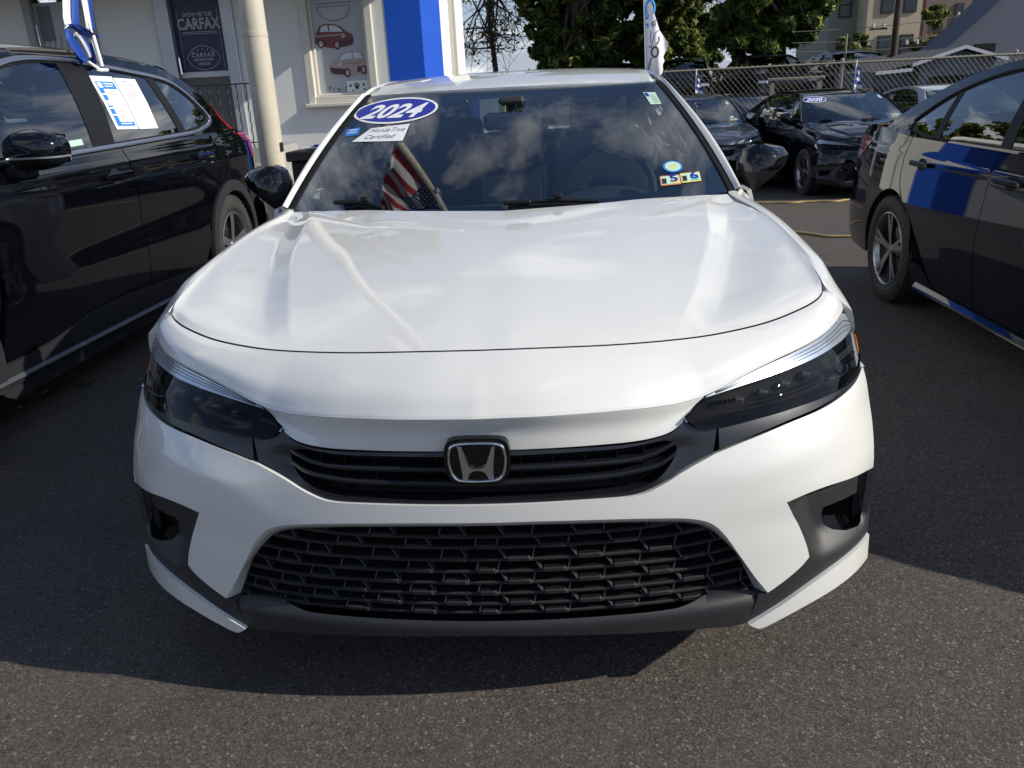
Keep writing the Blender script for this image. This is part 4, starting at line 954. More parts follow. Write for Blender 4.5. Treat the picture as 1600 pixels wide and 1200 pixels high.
    hq = np.array(hp); tg = np.roll(hq, -1, 0)-np.roll(hq, 1, 0); tg /= np.linalg.norm(tg, axis=1, keepdims=True); ins = hq+np.stack([tg[:, 1], -tg[:, 0]], 1)*.0019*(1 if sum(hq[i][0]*hq[(i+1) % len(hq)][1]-hq[(i+1) % len(hq)][0]*hq[i][1] for i in range(len(hq))) < 0 else -1)
    em.extrude([tuple(q) for q in ins], -.0085, -.004, T, 1)
    nq = len(hq); Vb = [T(a, b, -.0085) for a, b in ins]+[T(a, b, -.0050) for a, b in hq]; Fb = [(i, (i+1) % nq, nq+(i+1) % nq, nq+i) for i in range(nq)]; em.add(Vb, Fb, mat=1, smooth=False); em.extrude(hp, -.0050, .001, T, 1)
    em.build('emblem', ['gloss_black', 'chrome'], root)
    # ---- lower grille
    lg = bpy.data.objects.new('lower_grille', None); link(lg, root); lg.empty_display_size = .1
    mb = MB(); panel(mb, sym(join(crv(GI_)*np.array([1.07, 1])+np.array([0, .01]), [(.66, .215), (0, .215)])), SF(.105), (0, -1, 0), step=.05, flange=0); mb.build('grille_backing', 'dark_void', lg)
    giz = crv(GI_); ex = lambda z: float(np.interp(-z, -giz[:, 1], giz[:, 0]))
    rowsz = [.449, .4225, .391, .361, .332, .304, .277, .254]
    for i, z0 in enumerate(rowsz):
        xe = ex(z0)+.004 if z0 < .447 else .44
        x = np.linspace(0, xe, 220); z = z0 - .0*x + .010*np.clip((x-xe+.16)/.16, 0, 1)**2
        P1 = 2*.0755; ph = (x/P1 + (.25 if i % 2 else .75)) % 1.0      # raised ledges, offset row by row
        led = np.clip((ph-.03)/.02, 0, 1)*np.clip((.39-ph)/.02, 0, 1)
        zf = z+.0065*led; yf = FY(x, z)+.040-.006*led
        mb = MB()
        rows = [np.stack([x, yf+.055, zf+.020], 1), np.stack([x, yf+.004, zf+.002], 1), np.stack([x, yf, zf], 1), np.stack([x, yf+.001, zf-.0045-.003*led], 1), np.stack([x, yf+.05, z-.008], 1)]
        for q_, (a, b) in enumerate(zip(rows[:-1], rows[1:])): mb.grid(mirror_rows(np.array([a, b])), mat=1 if q_ in (1, 2) else 0, out=((0, -.1, 1), (0, -.6, 1), (0, -1, 0), (0, -.1, -1))[q_])  # front edges lighter: the light they catch is put into the colour
        # slanting ribs up to the slat above
        for k in range(-1, 8):
            for (pp, lean) in ((.02, -1), (.40, .35)):
                xr = (k + pp - (.25 if i % 2 else .75))*P1
                if not 0.02 < xr < xe-.02: continue
                for sg in (1, -1):
                    xx = xr if sg > 0 else -xr
                    ln = lean*(.020)
                    yb = float(FY(xr, z0))+.036
                    V = [(xx, yb, z0+.006), (xx, yb+.05, z0+.022), (xx+ln, yb+.05, z0+.036), (xx+ln, yb+.014, z0+.030)]
                    V2 = [(a+.003, b, c) for a, b, c in V]
                    mb.add(V+V2, [(0, 1, 2, 3), (7, 6, 5, 4), (0, 3, 7, 4), (3, 2, 6, 7)], mat=1, smooth=False)
        mb.build('slat', ['grille_black', 'grey_plastic'], lg)
    # ---- splitter, lower side trim with pocket, white lip
    mb = MB(); st = crv([(0, .252), (.2, .252), (.38, .252), (.43, .256), (.49, .268), (.552, .266), (.5865, .2595)]); sb = crv([(.5715, .190), (.528, .187), (.469, .194), (.327, .203), (.187, .212), (0, .219)])
    sp = lambda a, b: np.stack([a, FY(a, b)+.004+.05*np.clip((b-.235)/.03, 0, 1)**2*.5, b], -1)
    panel(mb, sym(join(st, sb)), sp, (0, -1, 0), step=.015, flange=.03)
    x = np.linspace(0, .572, 40); zb = np.interp(x, sb[::-1, 0], sb[::-1, 1]); a = np.stack([x, FY(x, zb)+.004, zb], 1)
    mb.grid(mirror_rows(np.array([a, a+np.array([0, .35, -.02])])), out=(0, 0, -1))
    mb.build('splitter', 'grey_plastic', root)
    hole = np.array([(.756, .408), (.80, .404), (.850, .396), (.868, .388), (.874, .376), (.876, .342), (.872, .328), (.860, .324), (.82, .332), (.782, .346), (.762, .360), (.753, .376), (.752, .396)])
    def pocket(a, b):
        ax = np.abs(a)
        top = np.clip((.487-b)/.03, 0, 1); inn = np.clip((ax-(.642+(.478-b)*.45))/.05, 0, 1); lowr = np.clip((b-(.300+.0*ax))/.07, 0, 1); o = np.clip((.897-ax)/.03, 0, 1)
        sm = lambda t: t*t*(3-2*t)
        return np.stack([a, FY(a, b)+.004+.045*sm(top)*sm(inn)*sm(lowr)*sm(o), b], -1)
    for sg in (1, -1):
        s2 = np.array([sg, 1])
        mb = MB(); pol = join(crv(FOGT)[::-1][::1]*1.0, [(.8975, .455)], [(.8975, .289)], crv(LTOP_)[::-1][1:]+np.array([0, .003]), [(.5725, .193)], [(.591, .259)], [(.612, .261)], crv(LT_)[::-1][1:], crv(FOGI)[::-1][1:-1])
        panel(mb, pol*s2, pocket, (0, -1, 0), holes=[np.array(hole)*s2], step=.012, flange=.04)
        panel(mb, np.array([(float(FY(.897, .45)), .456), (.47, .443), (.535, .38), (.55, .30), (.5, .292), (float(FY(.897, .29)), .289)]), side(SX, sg, .002), (sg, 0, 0), step=.03)
        mb.build('corner_trim', 'grey_plastic', root)
        mb = MB(); mb.box((sg*.81, .42, .37), (.17, .12, .13)); mb.build('duct', 'dark_void', root)
        mb = MB(); pol = join(crv(LTOP_), crv(LBOT_)[::-1])
        panel(mb, pol*s2, SF(-.006), (0, -1, 0), step=.012, flange=.03)
        panel(mb, np.array([(float(FY(.897, .285))-.004, .288), (.50, .290), (.52, .240), (float(FY(.897, .226))-.004, .226)]), side(SX, sg, .012), (sg, 0, 0), step=.03)
        mb.build('lip', 'white_paint', root)
    # ---- headlights
    for sg in (1, -1):
        s2 = np.array([sg, 1]); hl = bpy.data.objects.new('headlight', None); link(hl, root); hl.empty_display_size = .1
        ol = np.array(HL_)
        mb = MB(); panel(mb, ol*s2, SF(-.002), (0, -1, 0), step=.016, flange=0); mb.build('lens', 'lens_glass', hl)
        mb = MB(); panel(mb, ol*s2, SF(.050), (0, -1, 0), step=.03, flange=0)
        lp = dens(ol, .02)*s2; a = SF(-.001)(lp[:, 0], lp[:, 1]); b = SF(.05)(lp[:, 0], lp[:, 1]); n = len(lp)
        mb.add(np.vstack([a, b]), [(i, (i+1) % n, n+(i+1) % n, n+i) for i in range(n)], smooth=False)
        # ribbed steps at the inner end, hooded modules and fins
        for k in range(6):
            t = k/5; x0 = .452+.050*t
            pts = [(sg*(x0+.028*q), float(FY(x0+.028*q, .665))+.016+.010*q, .667+.036*q+.002*math.sin(q*3)) for q in np.linspace(0, 1, 6)]
            mb.tube(pts, .0035, 5)
        for z1, z2 in ((.671, .672), (.680, .688), (.690, .702)):
            pts = [(sg*xx, float(FY(xx, .69))+.020, z1+(z2-z1)*(xx-.5)/.35) for xx in np.linspace(.50, .87, 16)]; mb.tube(pts, .0028, 5)
        mb.build('lamp_housing', 'lamp_black', hl)
        for xx in (.545, .60, .655, .71):
            mb = MB()
            z1 = .690+.10*(xx-.545); yy = float(FY(xx, z1))+.030
            mb.bbox((sg*xx, yy, z1), (.020, .02, .012), .003)
            mb.bbox((sg*(xx+.004), yy+.002, z1-.008), (.010, .014, .010), .002); mb.build('led_module', 'lamp_grey', hl)
        mb = MB()
        pts = [(sg*(.775+.042*math.cos(t)), float(FY(.775, .70))+.022, .702+.024*math.sin(t)) for t in np.linspace(math.pi*1.0, math.pi*2.1, 14)]; mb.tube(pts, .0022, 6)
        for q in range(6):
            pts = [(sg*xx, float(FY(xx, .70))+.026, .682+.007*q+.05*(xx-.80)) for xx in np.linspace(.80, .868, 6)]; mb.tube(pts, .0014, 4)
        mb.build('reflector', 'lamp_grey', hl)
        mb = MB(); band = join(crv(DR_), crv(DRB_))
        ribs = lambda a, b: np.stack([a, FY(a, b)+.007, b], -1)
        panel(mb, band*s2, ribs, (0, -1, 0), step=.006, flange=.02); 
        rt, rb = resample(crv(DR_), 40), resample(crv(DRB_)[::-1], 40)
        for fr_, rr_ in ((.30, .0011), (.52, .0011), (.72, .0010)):
            ln = rt*(1-fr_)+rb*fr_; mb.tube([(sg*a, float(FY(a, b))+.0065, b) for a, b in ln[2:-1]], rr_, 4, mat=1)
        mb.build('running_light', ['lamp_silver', 'lamp_grey'], hl)
        mb = MB(); panel(mb, np.array([(.871, .674), (.873, .735), (.884, .738), (.886, .682)])*s2, SF(.008), (0, -1, 0), step=.01, flange=.015); mb.build('side_reflector', 'lamp_silver', hl)
        mb = MB(); panel(mb, np.array([(.889, .692), (.889, .732), (.8955, .724), (.8955, .700)])*s2, SF(.002), (0, -1, 0), step=.008, flange=.004)
        mb.build('marker_lamp', 'amber_lens', hl)
    # ---- sides
    for sg in (1, -1):
        S = side(SX, sg); o = (sg, 0, 0)
        mb = MB()
        yy = np.linspace(.47, 1.42, 50)
        pol = join([(y, float(_zs(y))) for y in yy], [(1.42, .50), (1.40, .215), (1.29, .215), (1.262, .30)], arc(.90, .325, .367, 0, 136, 36), [(.535, .706), (.50, .735)])
        panel(mb, pol, S, o, step=.028)
        he = crv(HE_, 14); he = np.r_[he, [[.752, 1.42, .985]]]; he[:, 0] += .004
        he = np.r_[[[.806, .47, .850]], he[(he[:, 1] > .475)]]
        sh = np.array([(float(SX(y, _zs(y))), y, float(_zs(y))) for y in np.linspace(.47, 1.42, 60)])
        hr = np.stack([np.interp(np.linspace(.47, 1.42, 60), he[:, 1], he[:, k]) for k in range(3)], 1); hr[:, 1] = np.linspace(.47, 1.42, 60)
        md = .5*hr+.5*sh+np.array([.013, 0, .013])*np.clip((hr[:, 1:2]-.47)/.2, 0, 1)
        m1 = .85*hr+.15*sh+np.array([.006, 0, .009])*np.clip((hr[:, 1:2]-.47)/.2, 0, 1)
        P = loft([hr, m1, md, sh], 60, 5)*np.array([sg, 1, 1]); mb.grid(P, out=(sg, 0, 1)); skirt(mb, P, .02, 'all', dirv=(sg, 0, 1))
        mb.build('front_fender', 'white_paint', root)
        zb = lambda y: .972+.012*(y-1.45)
        d1 = bpy.data.objects.new('front_door', None); link(d1, root); d1.empty_display_size = .1
        mb = MB(); panel(mb, join([(1.426, .24), (2.47, .24), (2.515, .40), (2.53, .62), (2.54, zb(2.54)), (1.43, zb(1.43))]), S, o, step=.03); mb.build('door_skin', 'white_paint', d1)
        d2 = bpy.data.objects.new('rear_door', None); link(d2, root); d2.empty_display_size = .1
        mb = MB(); panel(mb, join([(2.477, .24), (2.95, .24), (3.11, .39)], crv([(3.11, .39), (3.285, .552), (3.43, .635), (3.52, .715), (3.555, .83), (3.545, zb(3.5))]), [(2.546, zb(2.54)), (2.536, .62), (2.521, .40)]), S, o, step=.03); mb.build('door_skin', 'white_paint', d2)
        for d, yh in ((d1, 2.34), (d2, 3.30)):
            mb = MB(); zc = .862; xx = float(SX(yh, zc))
            cup_shade = [(yh+.052*math.cos(t), zc+.034*math.sin(t)) for t in np.linspace(0, 2*math.pi, 24, endpoint=False)]
            panel(mb, cup_shade, side(SX, sg, .0015), o, step=.03, flange=0, mat=1)  # flat dark ellipse on the skin paints the shade of the handle recess
            mb.bbox((sg*(xx+.022), yh, zc+.004), (.018, .225, .030), .007, 0); mb.bbox((sg*(xx+.010), yh-.095, zc+.004), (.02, .03, .024), .006, 0); mb.bbox((sg*(xx+.010), yh+.095, zc+.004), (.02, .03, .024), .006, 0)
            mb.build('door_handle', ['white_paint', 'dark_void'], d)
        mb = MB(); panel(mb, join(crv([(3.555, zb(3.5)), (3.565, .83), (3.53, .71), (3.44, .628), (3.295, .545), (3.272, .40)]), arc(3.635, .325, .367, 172, 20, 36), [(4.02, .56), (4.06, .66), (4.30, .70), (4.45, .72), (4.60, .74), (4.62, .80), (4.60, .96), (4.45, 1.03), (4.15, 1.035), (3.90, 1.02)]), S, o, step=.03); mb.build('rear_quarter', 'white_paint', root)
        mb = MB(); panel(mb, join(arc(3.635, .325, .367, -10, 19, 8), [(4.02, .553), (4.06, .653), (4.30, .693), (4.45, .713), (4.62, .73), (4.66, .60), (4.64, .36), (4.40, .25), (4.02, .24)]), S, o, step=.03)
        mb.build('rear_bumper_side', 'white_paint', root)
        mb = MB(); panel(mb, [(1.29, .205), (1.40, .236), (2.95, .236), (3.10, .33), (3.255, .33), (3.21, .175), (1.31, .175)], side(SX, sg, .004), o, step=.05, flange=.03); yl = np.linspace(1.36, 3.16, 30); mb.grid(np.array([[(sg*(float(SX(y, .20))+d), y, z) for y in yl] for d, z in ((.003, .232), (.022, .205), (.030, .196), (.028, .186), (.002, .178))]), out=(sg, 0, .5)); mb.build('sill', 'white_paint', root)
        mb = MB(); panel(mb, crv([(4.20, .935), (4.32, .965), (4.48, .965), (4.60, .945), (4.625, .87), (4.60, .80), (4.46, .815), (4.33, .86), (4.20, .935)])[:-1], side(SX, sg, .006), o, step=.02, flange=.012); mb.build('tail_lamp', 'red_lens', root)
        for cy in (.90, 3.635):      # arch liners
            mb = MB(); a = [(p[0], p[1]) for p in arc(cy, .325, .366, -12, 192, 30)]
            mb.add([(sg*.875, y, z) for y, z in a]+[(sg*.60, y, z) for y, z in a], [(i, i+1, 31-1+i+1, 30+i) for i in range(29)]); mb.add([(sg*.62, cy+.37*math.cos(t), .325+.37*math.sin(t)) for t in np.linspace(0, 2*math.pi, 20, endpoint=False)], [tuple(range(20))], smooth=False)
            mb.build('wheel_arch_liner', 'dark_void', root)
        # roof frame round the side windows
        G = side(GX, sg)
        dlo = join(crv([(1.60, .995), (1.85, 1.145), (2.12, 1.288), (2.35, 1.342), (2.62, 1.358), (2.89, 1.345), (3.14, 1.308), (3.42, 1.228), (3.62, 1.13), (3.70, 1.082)]), crv([(3.70, 1.082), (3.705, 1.06), (3.66, 1.035), (3.5, 1.005)]), [(2.5, .998)])
        outl = join(crv([(1.37, .984), (1.66, 1.165), (1.97, 1.337), (2.2, 1.377), (2.6, 1.396), (3.0, 1.385), (3.3, 1.345), (3.55, 1.28), (3.85, 1.165), (4.12, 1.055)]), [(4.12, 1.02), (3.90, 1.01), (3.56, .9965), (2.54, .987), (1.45, .974), (1.40, .972)])
        mb = MB(); panel(mb, outl, G, o, holes=[dlo], step=.025, flange=.012); mb.build('roof_frame', 'white_paint', root)
        fg = join(crv([(1.66, 1.004), (1.88, 1.147), (2.13, 1.276), (2.35, 1.330), (2.60, 1.346), (2.655, 1.345)]), [(2.655, 1.345), (2.475, 1.004)])
        rg = join([(2.575, 1.005), (2.735, 1.342)], crv([(2.735, 1.342), (2.89, 1.334), (3.14, 1.297), (3.335, 1.246)]), [(3.335, 1.246), (3.235, 1.008)])
        qg = join(crv([(3.385, 1.230), (3.42, 1.218), (3.60, 1.13), (3.68, 1.085)]), [(3.685, 1.068), (3.65, 1.046), (3.47, 1.014), (3.315, 1.014)])
        mb = MB(); panel(mb, dlo, side(GX, sg, -.006), o, holes=[fg, rg, qg], step=.03, flange=.012); mb.build('window_trim', 'black_plastic', root)
        for nm, gl in (('front_side_window', fg), ('rear_side_window', rg), ('quarter_window', qg)):
            mb = MB(); panel(mb, gl, side(GX, sg, -.009), o, step=.04, flange=0); mb.build(nm, 'side_glass', root)
        mb = MB(); top = crv([(1.59, .996), (1.85, 1.150), (2.12, 1.293), (2.35, 1.347), (2.62, 1.363), (2.89, 1.350), (3.14, 1.313), (3.42, 1.233), (3.62, 1.135), (3.715, 1.08)])
        # (thin black drip seal above the windows)
        mb.tube([(sg*(float(GX(y, z))+.001), y, z) for y, z in top], .005, 6); mb.build('window_seal', 'rubber', root)
        # mirror
        mr = bpy.data.objects.new('wing_mirror', None); link(mr, root); mr.empty_display_size = .1
        def shell(z_lo, z_hi, grow):
            rows = []
            for t in np.linspace(0, 1, 15):
                z = z_lo+(z_hi-z_lo)*t; q = (z-.952)/(1.108-.952)
                prof = max(.03, math.sin(math.pi*min(1, max(0, .16+.78*q)))**.45)
                tip = np.interp(q, [0, .25, .5, .72, .9, 1], [.905, .962, 1.002, 1.014, .99, .93]); inn = np.interp(q, [0, .3, .6, .9, 1], [.852, .826, .824, .842, .875])
                row = []
                for a in np.linspace(0, 2*math.pi, 30, endpoint=False):
                    cx = (tip+inn)/2; hx = (tip-inn)/2*grow; ca, sa = math.cos(a), math.sin(a)
                    dx = abs(ca)**.8*math.copysign(1, ca)*hx
                    dy = (-.085*prof*max(0, sa)**.75*(1-.35*(max(0, ca))) if sa > 0 else .05*abs(sa)**.4*(1 if hx > .02 else .3))
                    row.append((sg*(cx+dx), 1.625+dy+.05*max(0, ca)*.8, z))
                rows.append(row)
            return np.array(rows)
        mb = MB(); P = shell(1.018, 1.108, 1.0); mb.grid(P, wrap_u=True, out=None, flip=(sg > 0)); mb.add(P[-1], [tuple(range(30))[::(-1 if sg > 0 else 1)]], smooth=False); mb.build('mirror_cap', 'gloss_black', mr)
        mb = MB(); P = shell(.950, 1.020, .985); mb.grid(P, wrap_u=True, flip=(sg > 0)); mb.add(P[0], [tuple(range(30))], smooth=False)
        mb.bbox((sg*.835, 1.64, .965), (.09, .07, .05), .012); mb.build('mirror_base', 'black_plastic', mr)
        mb = MB(); mb.bbox((sg*.915, 1.672, 1.045), (.12, .006, .07), .003); mb.build('mirror_glass', 'chrome', mr)
    # ---- roof
    mb = MB(); rows = []
    for y, zc in ((1.918, 1.342), (2.0, 1.360), (2.15, 1.384), (2.4, 1.408), (2.7, 1.414), (3.0, 1.400), (3.25, 1.368), (3.46, 1.326)):
        ze = float(np.interp(y, [1.9, 1.97, 2.2, 2.6, 3.0, 3.3, 3.55], [1.328, 1.339, 1.379, 1.398, 1.387, 1.347, 1.28])); 
        yy = y + .055 if y < 2.0 else y
        xe = float(GX(yy, ze))+.001
        u = np.linspace(0, 1, 24); rows.append(np.stack([u*xe, y+(.055*u**2.2 if y < 2.2 else (.05*u**2 if y > 3.3 else 0*u)), zc+(ze-zc)*u**2.6], 1))
    P = mirror_rows(loft(rows, 24, 6)); mb.grid(P, out=(0, 0, 1)); skirt(mb, P, .015, 'all', dirv=(0, 0, 1)); mb.build('roof', 'white_paint', root)
    mb = MB(); P2 = P.copy(); P2[..., 2] -= .035; P2[..., 0] *= .97; mb.grid(P2, out=(0, 0, -1)); mb.build('headliner', 'headliner', root)
    # ---- windscreen
    u = np.linspace(-1, 1, 41); v = np.linspace(0, 1, 25); U, Vv = np.meshgrid(u, v); P = ws_point(U, Vv)
    mb = MB(); mb.grid(P, out=(0, -1, 1)); wsn = mb.build('windshield', 'windscreen_glass', root); objs['ws'] = wsn
    def wpt(a, b, d=0.0):
        e = 1e-3; X = ws_point(a, b); n = np.cross(ws_point(a+e, b)-ws_point(a-e, b), ws_point(a, b+e)-ws_point(a, b-e)); n = n/(np.linalg.norm(n, axis=-1, keepdims=True)+1e-15)
        return X+n*d
    objs['wpt'] = wpt
    fr = join(dens([(-.999, .001), (.999, .001), (.999, .999), (-.999, .999)], .05))
    inn_ = crv([(-.90, .10), (-.5, .085), (0, .08), (.5, .085), (.90, .10), (.925, .14), (.935, .5), (.915, .93), (.88, .955), (.3, .965), (-.3, .965), (-.88, .955), (-.915, .93), (-.935, .5), (-.925, .14), (-.90, .10)])[:-1]
    mb = MB(); panel(mb, fr, lambda a, b: wpt(a, b, -.003), (0, -1, 1), holes=[inn_], step=.06, flange=0); mb.build('windshield_border', 'gloss_black', root)
    for sg in (1, -1):      # black gap strip and pillar edge
        vv = np.linspace(.0, 1, 30); A = wpt(np.full(30, sg*.985), vv, .004); 
        mb = MB(); B = A.copy(); B[:, 0] += sg*.022; B[:, 1] += .012; B[:, 2] -= .002; C_ = A.copy(); C_[:, 2] -= .012
        mb.grid(np.array([C_, A, B]), out=(0, -1, 1)); mb.build('windshield_seal', 'black_plastic', root)
        mb = MB(); pts = []
        yz = crv([(1.37, .984), (1.66, 1.165), (1.97, 1.337)], 10)
        E1 = np.array([(sg*float(GX(y, z)), y, z) for y, z in yz]); E2 = np.stack([np.interp(np.linspace(0, 1, len(E1)), np.linspace(0, 1, 30), B[:, k]) for k in range(3)], 1)
        E2 += np.array([0, -.002, .003]); md = .5*E1+.5*E2+np.array([sg*.004, -.004, .007])
        mb.grid(loft([E2, md, E1], len(E1), 4), out=(sg, -1, .5)); mb.build('windshield_pillar', 'white_paint', root)
    # wipers
    for ub, ue, rot in ((.40, .02, 1), (-.52, -.72, 1)):
        mb = MB(); uu = np.linspace(ub, ue, 14)
        mb.tube([tuple(wpt(a, .043+.028*math.sin((a-ub)/(ue-ub)*math.pi*.75), .014)) for a in uu], .0065, 6)
        mb.tube([tuple(wpt(a, .033+.028*math.sin((a-ub)/(ue-ub)*math.pi*.75), .006)) for a in uu], .005, 5)
        mb.bbox(tuple(wpt(ub*.55+ue*.45, .070, .030)), (.03, .018, .016), .005); mb.bbox(tuple(wpt(ue*.9+ub*.1, .060, .020)), (.09, .018, .014), .005)
        mb.build('wiper', 'black_plastic', root)
    mb = MB(); x = np.linspace(-.74, .74, 30); yb = np.interp(np.abs(x), [0, .3, .44, .63, .74], [1.085, 1.125, 1.185, 1.25, 1.33])
    A = np.stack([x, yb, np.full(30, .945)], 1); B = A+np.array([0, .14, -.005]); mb.grid(np.array([A, B]), out=(0, 0, 1)); mb.build('cowl', 'black_plastic', root)
    # ---- rear: window, trunk, fascia
    mb = MB(); rows = []
    for t in np.linspace(0, 1, 7):
        y = 3.465+.66*t; zc = 1.322-.235*t+.02*math.sin(t*math.pi); xe = .535+.10*t; ze = zc-.028-.012*t
        u = np.linspace(0, 1, 20); rows.append(np.stack([u*xe, y+.02*u**2, zc+(ze-zc)*u**2], 1))
    P = mirror_rows(np.array(rows)); mb.grid(P, out=(0, 1, 1)); mb.build('rear_window', 'side_glass', root)
    mb = MB(); A = np.array([r[-1] for r in rows]); C2 = np.array([(float(GX(y, z))+.001, y, z) for y, z in zip(A[:, 1]+.0, np.interp(A[:, 1], [3.46, 3.55, 3.85, 4.12], [1.308, 1.28, 1.165, 1.055]))])
    P = np.array([A, .5*A+.5*C2+np.array([.0, 0, .012]), C2])
    for sg in (1, -1): mb.grid(P*np.array([sg, 1, 1]), out=(sg, 1, 1))
    mb.build('rear_pillar', 'white_paint', root)
    mb = MB(); rows = []
    for y, zc, xe, ze in ((4.11, 1.085, .68, 1.035), (4.3, 1.082, .76, 1.030), (4.50, 1.082, .75, 1.010), (4.60, 1.085, .70, 1.000), (4.625, 1.06, .70, .985), (4.64, .95, .70, .93), (4.655, .85, .70, .82), (4.65, .74, .70, .74)):
        u = np.linspace(0, 1, 16); rows.append(np.stack([u*xe, y-.10*u**2.5*(1 if y > 4.4 else 0), zc+(ze-zc)*u**2], 1))
    P = mirror_rows(loft(rows, 16, 3)); mb.grid(P, out=(0, 1, 1)); mb.build('trunk_lid', 'white_paint', root)
    mb = MB(); rows = []
    for z, y in ((.735, 4.655), (.60, 4.68), (.45, 4.675), (.30, 4.63), (.22, 4.58)):
        u = np.linspace(0, 1, 16); rows.append(np.stack([u*.80, y-.14*u**3, np.full(16, z)], 1))
    P = mirror_rows(loft(rows, 16, 3)); mb.grid(P, out=(0, 1, 0)); mb.build('rear_bumper', 'white_paint', root)
    # ---- hidden structure
    mb = MB(); mb.box((0, 2.35, .36), (1.30, 4.0, .30)); mb.box((0, .78, .58), (1.44, .75, .30)); mb.box((0, .30, .42), (1.1, .20, .34)); mb.box((0, 4.2, .62), (1.30, .7, .60)); mb.box((0, 1.2, .72), (1.36, .10, .40))
    for sg in (1, -1): mb.box((sg*.745, 2.35, .60), (.02, 2.0, .70))
    mb.build('body_shell', 'dark_void', root)
    # ---- wheels
    for cx, cy in ((.79, .90), (-.79, .90), (.79, 3.635), (-.79, 3.635)): wheel(root, (cx, cy, .325), 1 if cx > 0 else -1, 'alloy')
    return objs

def sedan_interior(root):
    mb = MB(); rows = []
    for y, z in ((1.20, .930), (1.34, .945), (1.50, .945), (1.64, .925), (1.70, .88), (1.68, .70), (1.62, .50)):
        u = np.linspace(-1, 1, 40); bump = .05*np.exp(-((u-.53)/.27)**2) if 1.45 < y < 1.69 else 0*u
        rows.append(np.stack([u*.70, y-.06*u**2, z+bump-.02*np.abs(u)**3], 1))
    P = loft(rows, 40, 4); mb.grid(P, out=(0, 0, 1)); mb.build('dashboard', 'interior_black', root)
    mb = MB(); mb.bbox((.0, 1.655, .985), (.24, .018, .11), .01, 0); mb.bbox((.0, 1.645, .985), (.225, .004, .095), .002, 1); mb.build('display_screen', ['gloss_black', 'interior_black'], root)
    mb = MB(); c = np.array([.37, 1.90, .93]); ax = np.array([0, -.90, .43]); e1 = np.array([1., 0, 0]); e2 = np.cross(ax, e1); e2 /= np.linalg.norm(e2)
    mb.tube([c+.185*(e1*math.cos(t)+e2*math.sin(t)) for t in np.linspace(0, 2*math.pi, 40, endpoint=False)], .016, 8, closed=True)
    mb.bbox(tuple(c), (.15, .05, .11), .025)
    for t in (0, math.pi, -math.pi/2): mb.tube([c, c+.18*(e1*math.cos(t)+e2*math.sin(t))], .014, 6)
    mb.tube([c, c-np.array([0, .28, .10])], .04, 10); mb.build('steering_wheel', 'interior_black', root)
    def cushion(mb, c, d, r, M=None, mat=0, n=5):
        """soft rounded block"""
        a = np.linspace(0, 2*math.pi, 32, endpoint=False); rows = []
        for t in np.linspace(-math.pi/2, math.pi/2, 13):
            ct, st = abs(math.cos(t))**.35, math.copysign(abs(math.sin(t))**.5, t)
            rows.append([(d[0]/2*ct*math.copysign(abs(math.cos(q))**.45, math.cos(q)), d[1]/2*ct*math.copysign(abs(math.sin(q))**.45, math.sin(q)), d[2]/2*st) for q in a])
        P = np.array(rows)
        if M is not None: P = P @ np.array(M).T
        mb.grid(P+np.array(c), wrap_u=True, mat=mat, flip=False)
    tilt = [list(r) for r in Matrix.Rotation(R(-17), 3, 'X')]
    for sx in (.37, -.37):
        st = bpy.data.objects.new('front_seat', None); link(st, root); st.empty_display_size = .1
        mb = MB(); cushion(mb, (sx, 2.52, .83), (.50, .17, .66), .05, tilt); mb.build('backrest', 'interior_cloth', st)
        mb = MB(); cushion(mb, (sx, 2.22, .47), (.52, .55, .18), .05); mb.build('cushion', 'interior_cloth', st)
        mb = MB(); cushion(mb, (sx, 2.62, 1.205), (.27, .11, .20), .04, tilt); mb.tube([(sx-.06, 2.58, 1.08), (sx-.06, 2.61, 1.16)], .008, 6); mb.tube([(sx+.06, 2.58, 1.08), (sx+.06, 2.61, 1.16)], .008, 6); mb.build('headrest', 'interior_cloth', st)
    rs = bpy.data.objects.new('rear_seat', None); link(rs, root); rs.empty_display_size = .1
    mb = MB(); cushion(mb, (0, 3.42, .78), (1.28, .18, .60), .05, tilt); cushion(mb, (0, 3.1, .46), (1.28, .5, .18), .05); mb.build('bench', 'interior_cloth', rs)
    for sx in (-.38, 0, .38):
        mb = MB(); cushion(mb, (sx, 3.50, 1.115), (.25, .10, .16 if sx else .12), .04, tilt); mb.build('headrest', 'interior_cloth', rs)
    mb = MB(); mb.box((0, 3.85, 1.03), (1.2, .62, .02)); mb.build('parcel_shelf', 'interior_black', root)
    mb = MB(); mb.box((0, 3.54, .75), (1.30, .02, .56)); mb.build('seat_panel', 'interior_black', root)
    mb = MB(); mb.bbox((.007, 1.78, 1.220), (.222, .035, .066), .022); mb.tube([(.007, 1.78, 1.23), (.007, 1.80, 1.295)], .012, 6); mb.bbox((.007, 1.82, 1.292), (.10, .12, .030), .012); mb.build('interior_mirror', 'interior_black', root)
    for sg in (1, -1):
        mb = MB(); G = lambda a, b: np.stack([sg*(GX(a, b)-.035), a, b], -1)
        panel(mb, [(2.50, .98), (2.66, 1.35), (2.76, 1.35), (2.60, .98)], G, (-sg, 0, 0), step=.05, flange=0); panel(mb, [(1.42, .98), (1.97, 1.31), (2.12, 1.29), (1.62, .98)], G, (-sg, 0, 0), step=.05, flange=0)
        panel(mb, [(3.40, 1.24), (3.55, 1.26), (4.05, 1.04), (3.72, 1.04)], G, (-sg, 0, 0), step=.06, flange=0)
        mb.build('pillar_trim', 'headliner', root)
    mb = MB(); mb.bbox((-.225, 1.26, .99), (.03, .03, .10), .012); mb.build('sensor_pod', 'interior_black', root)
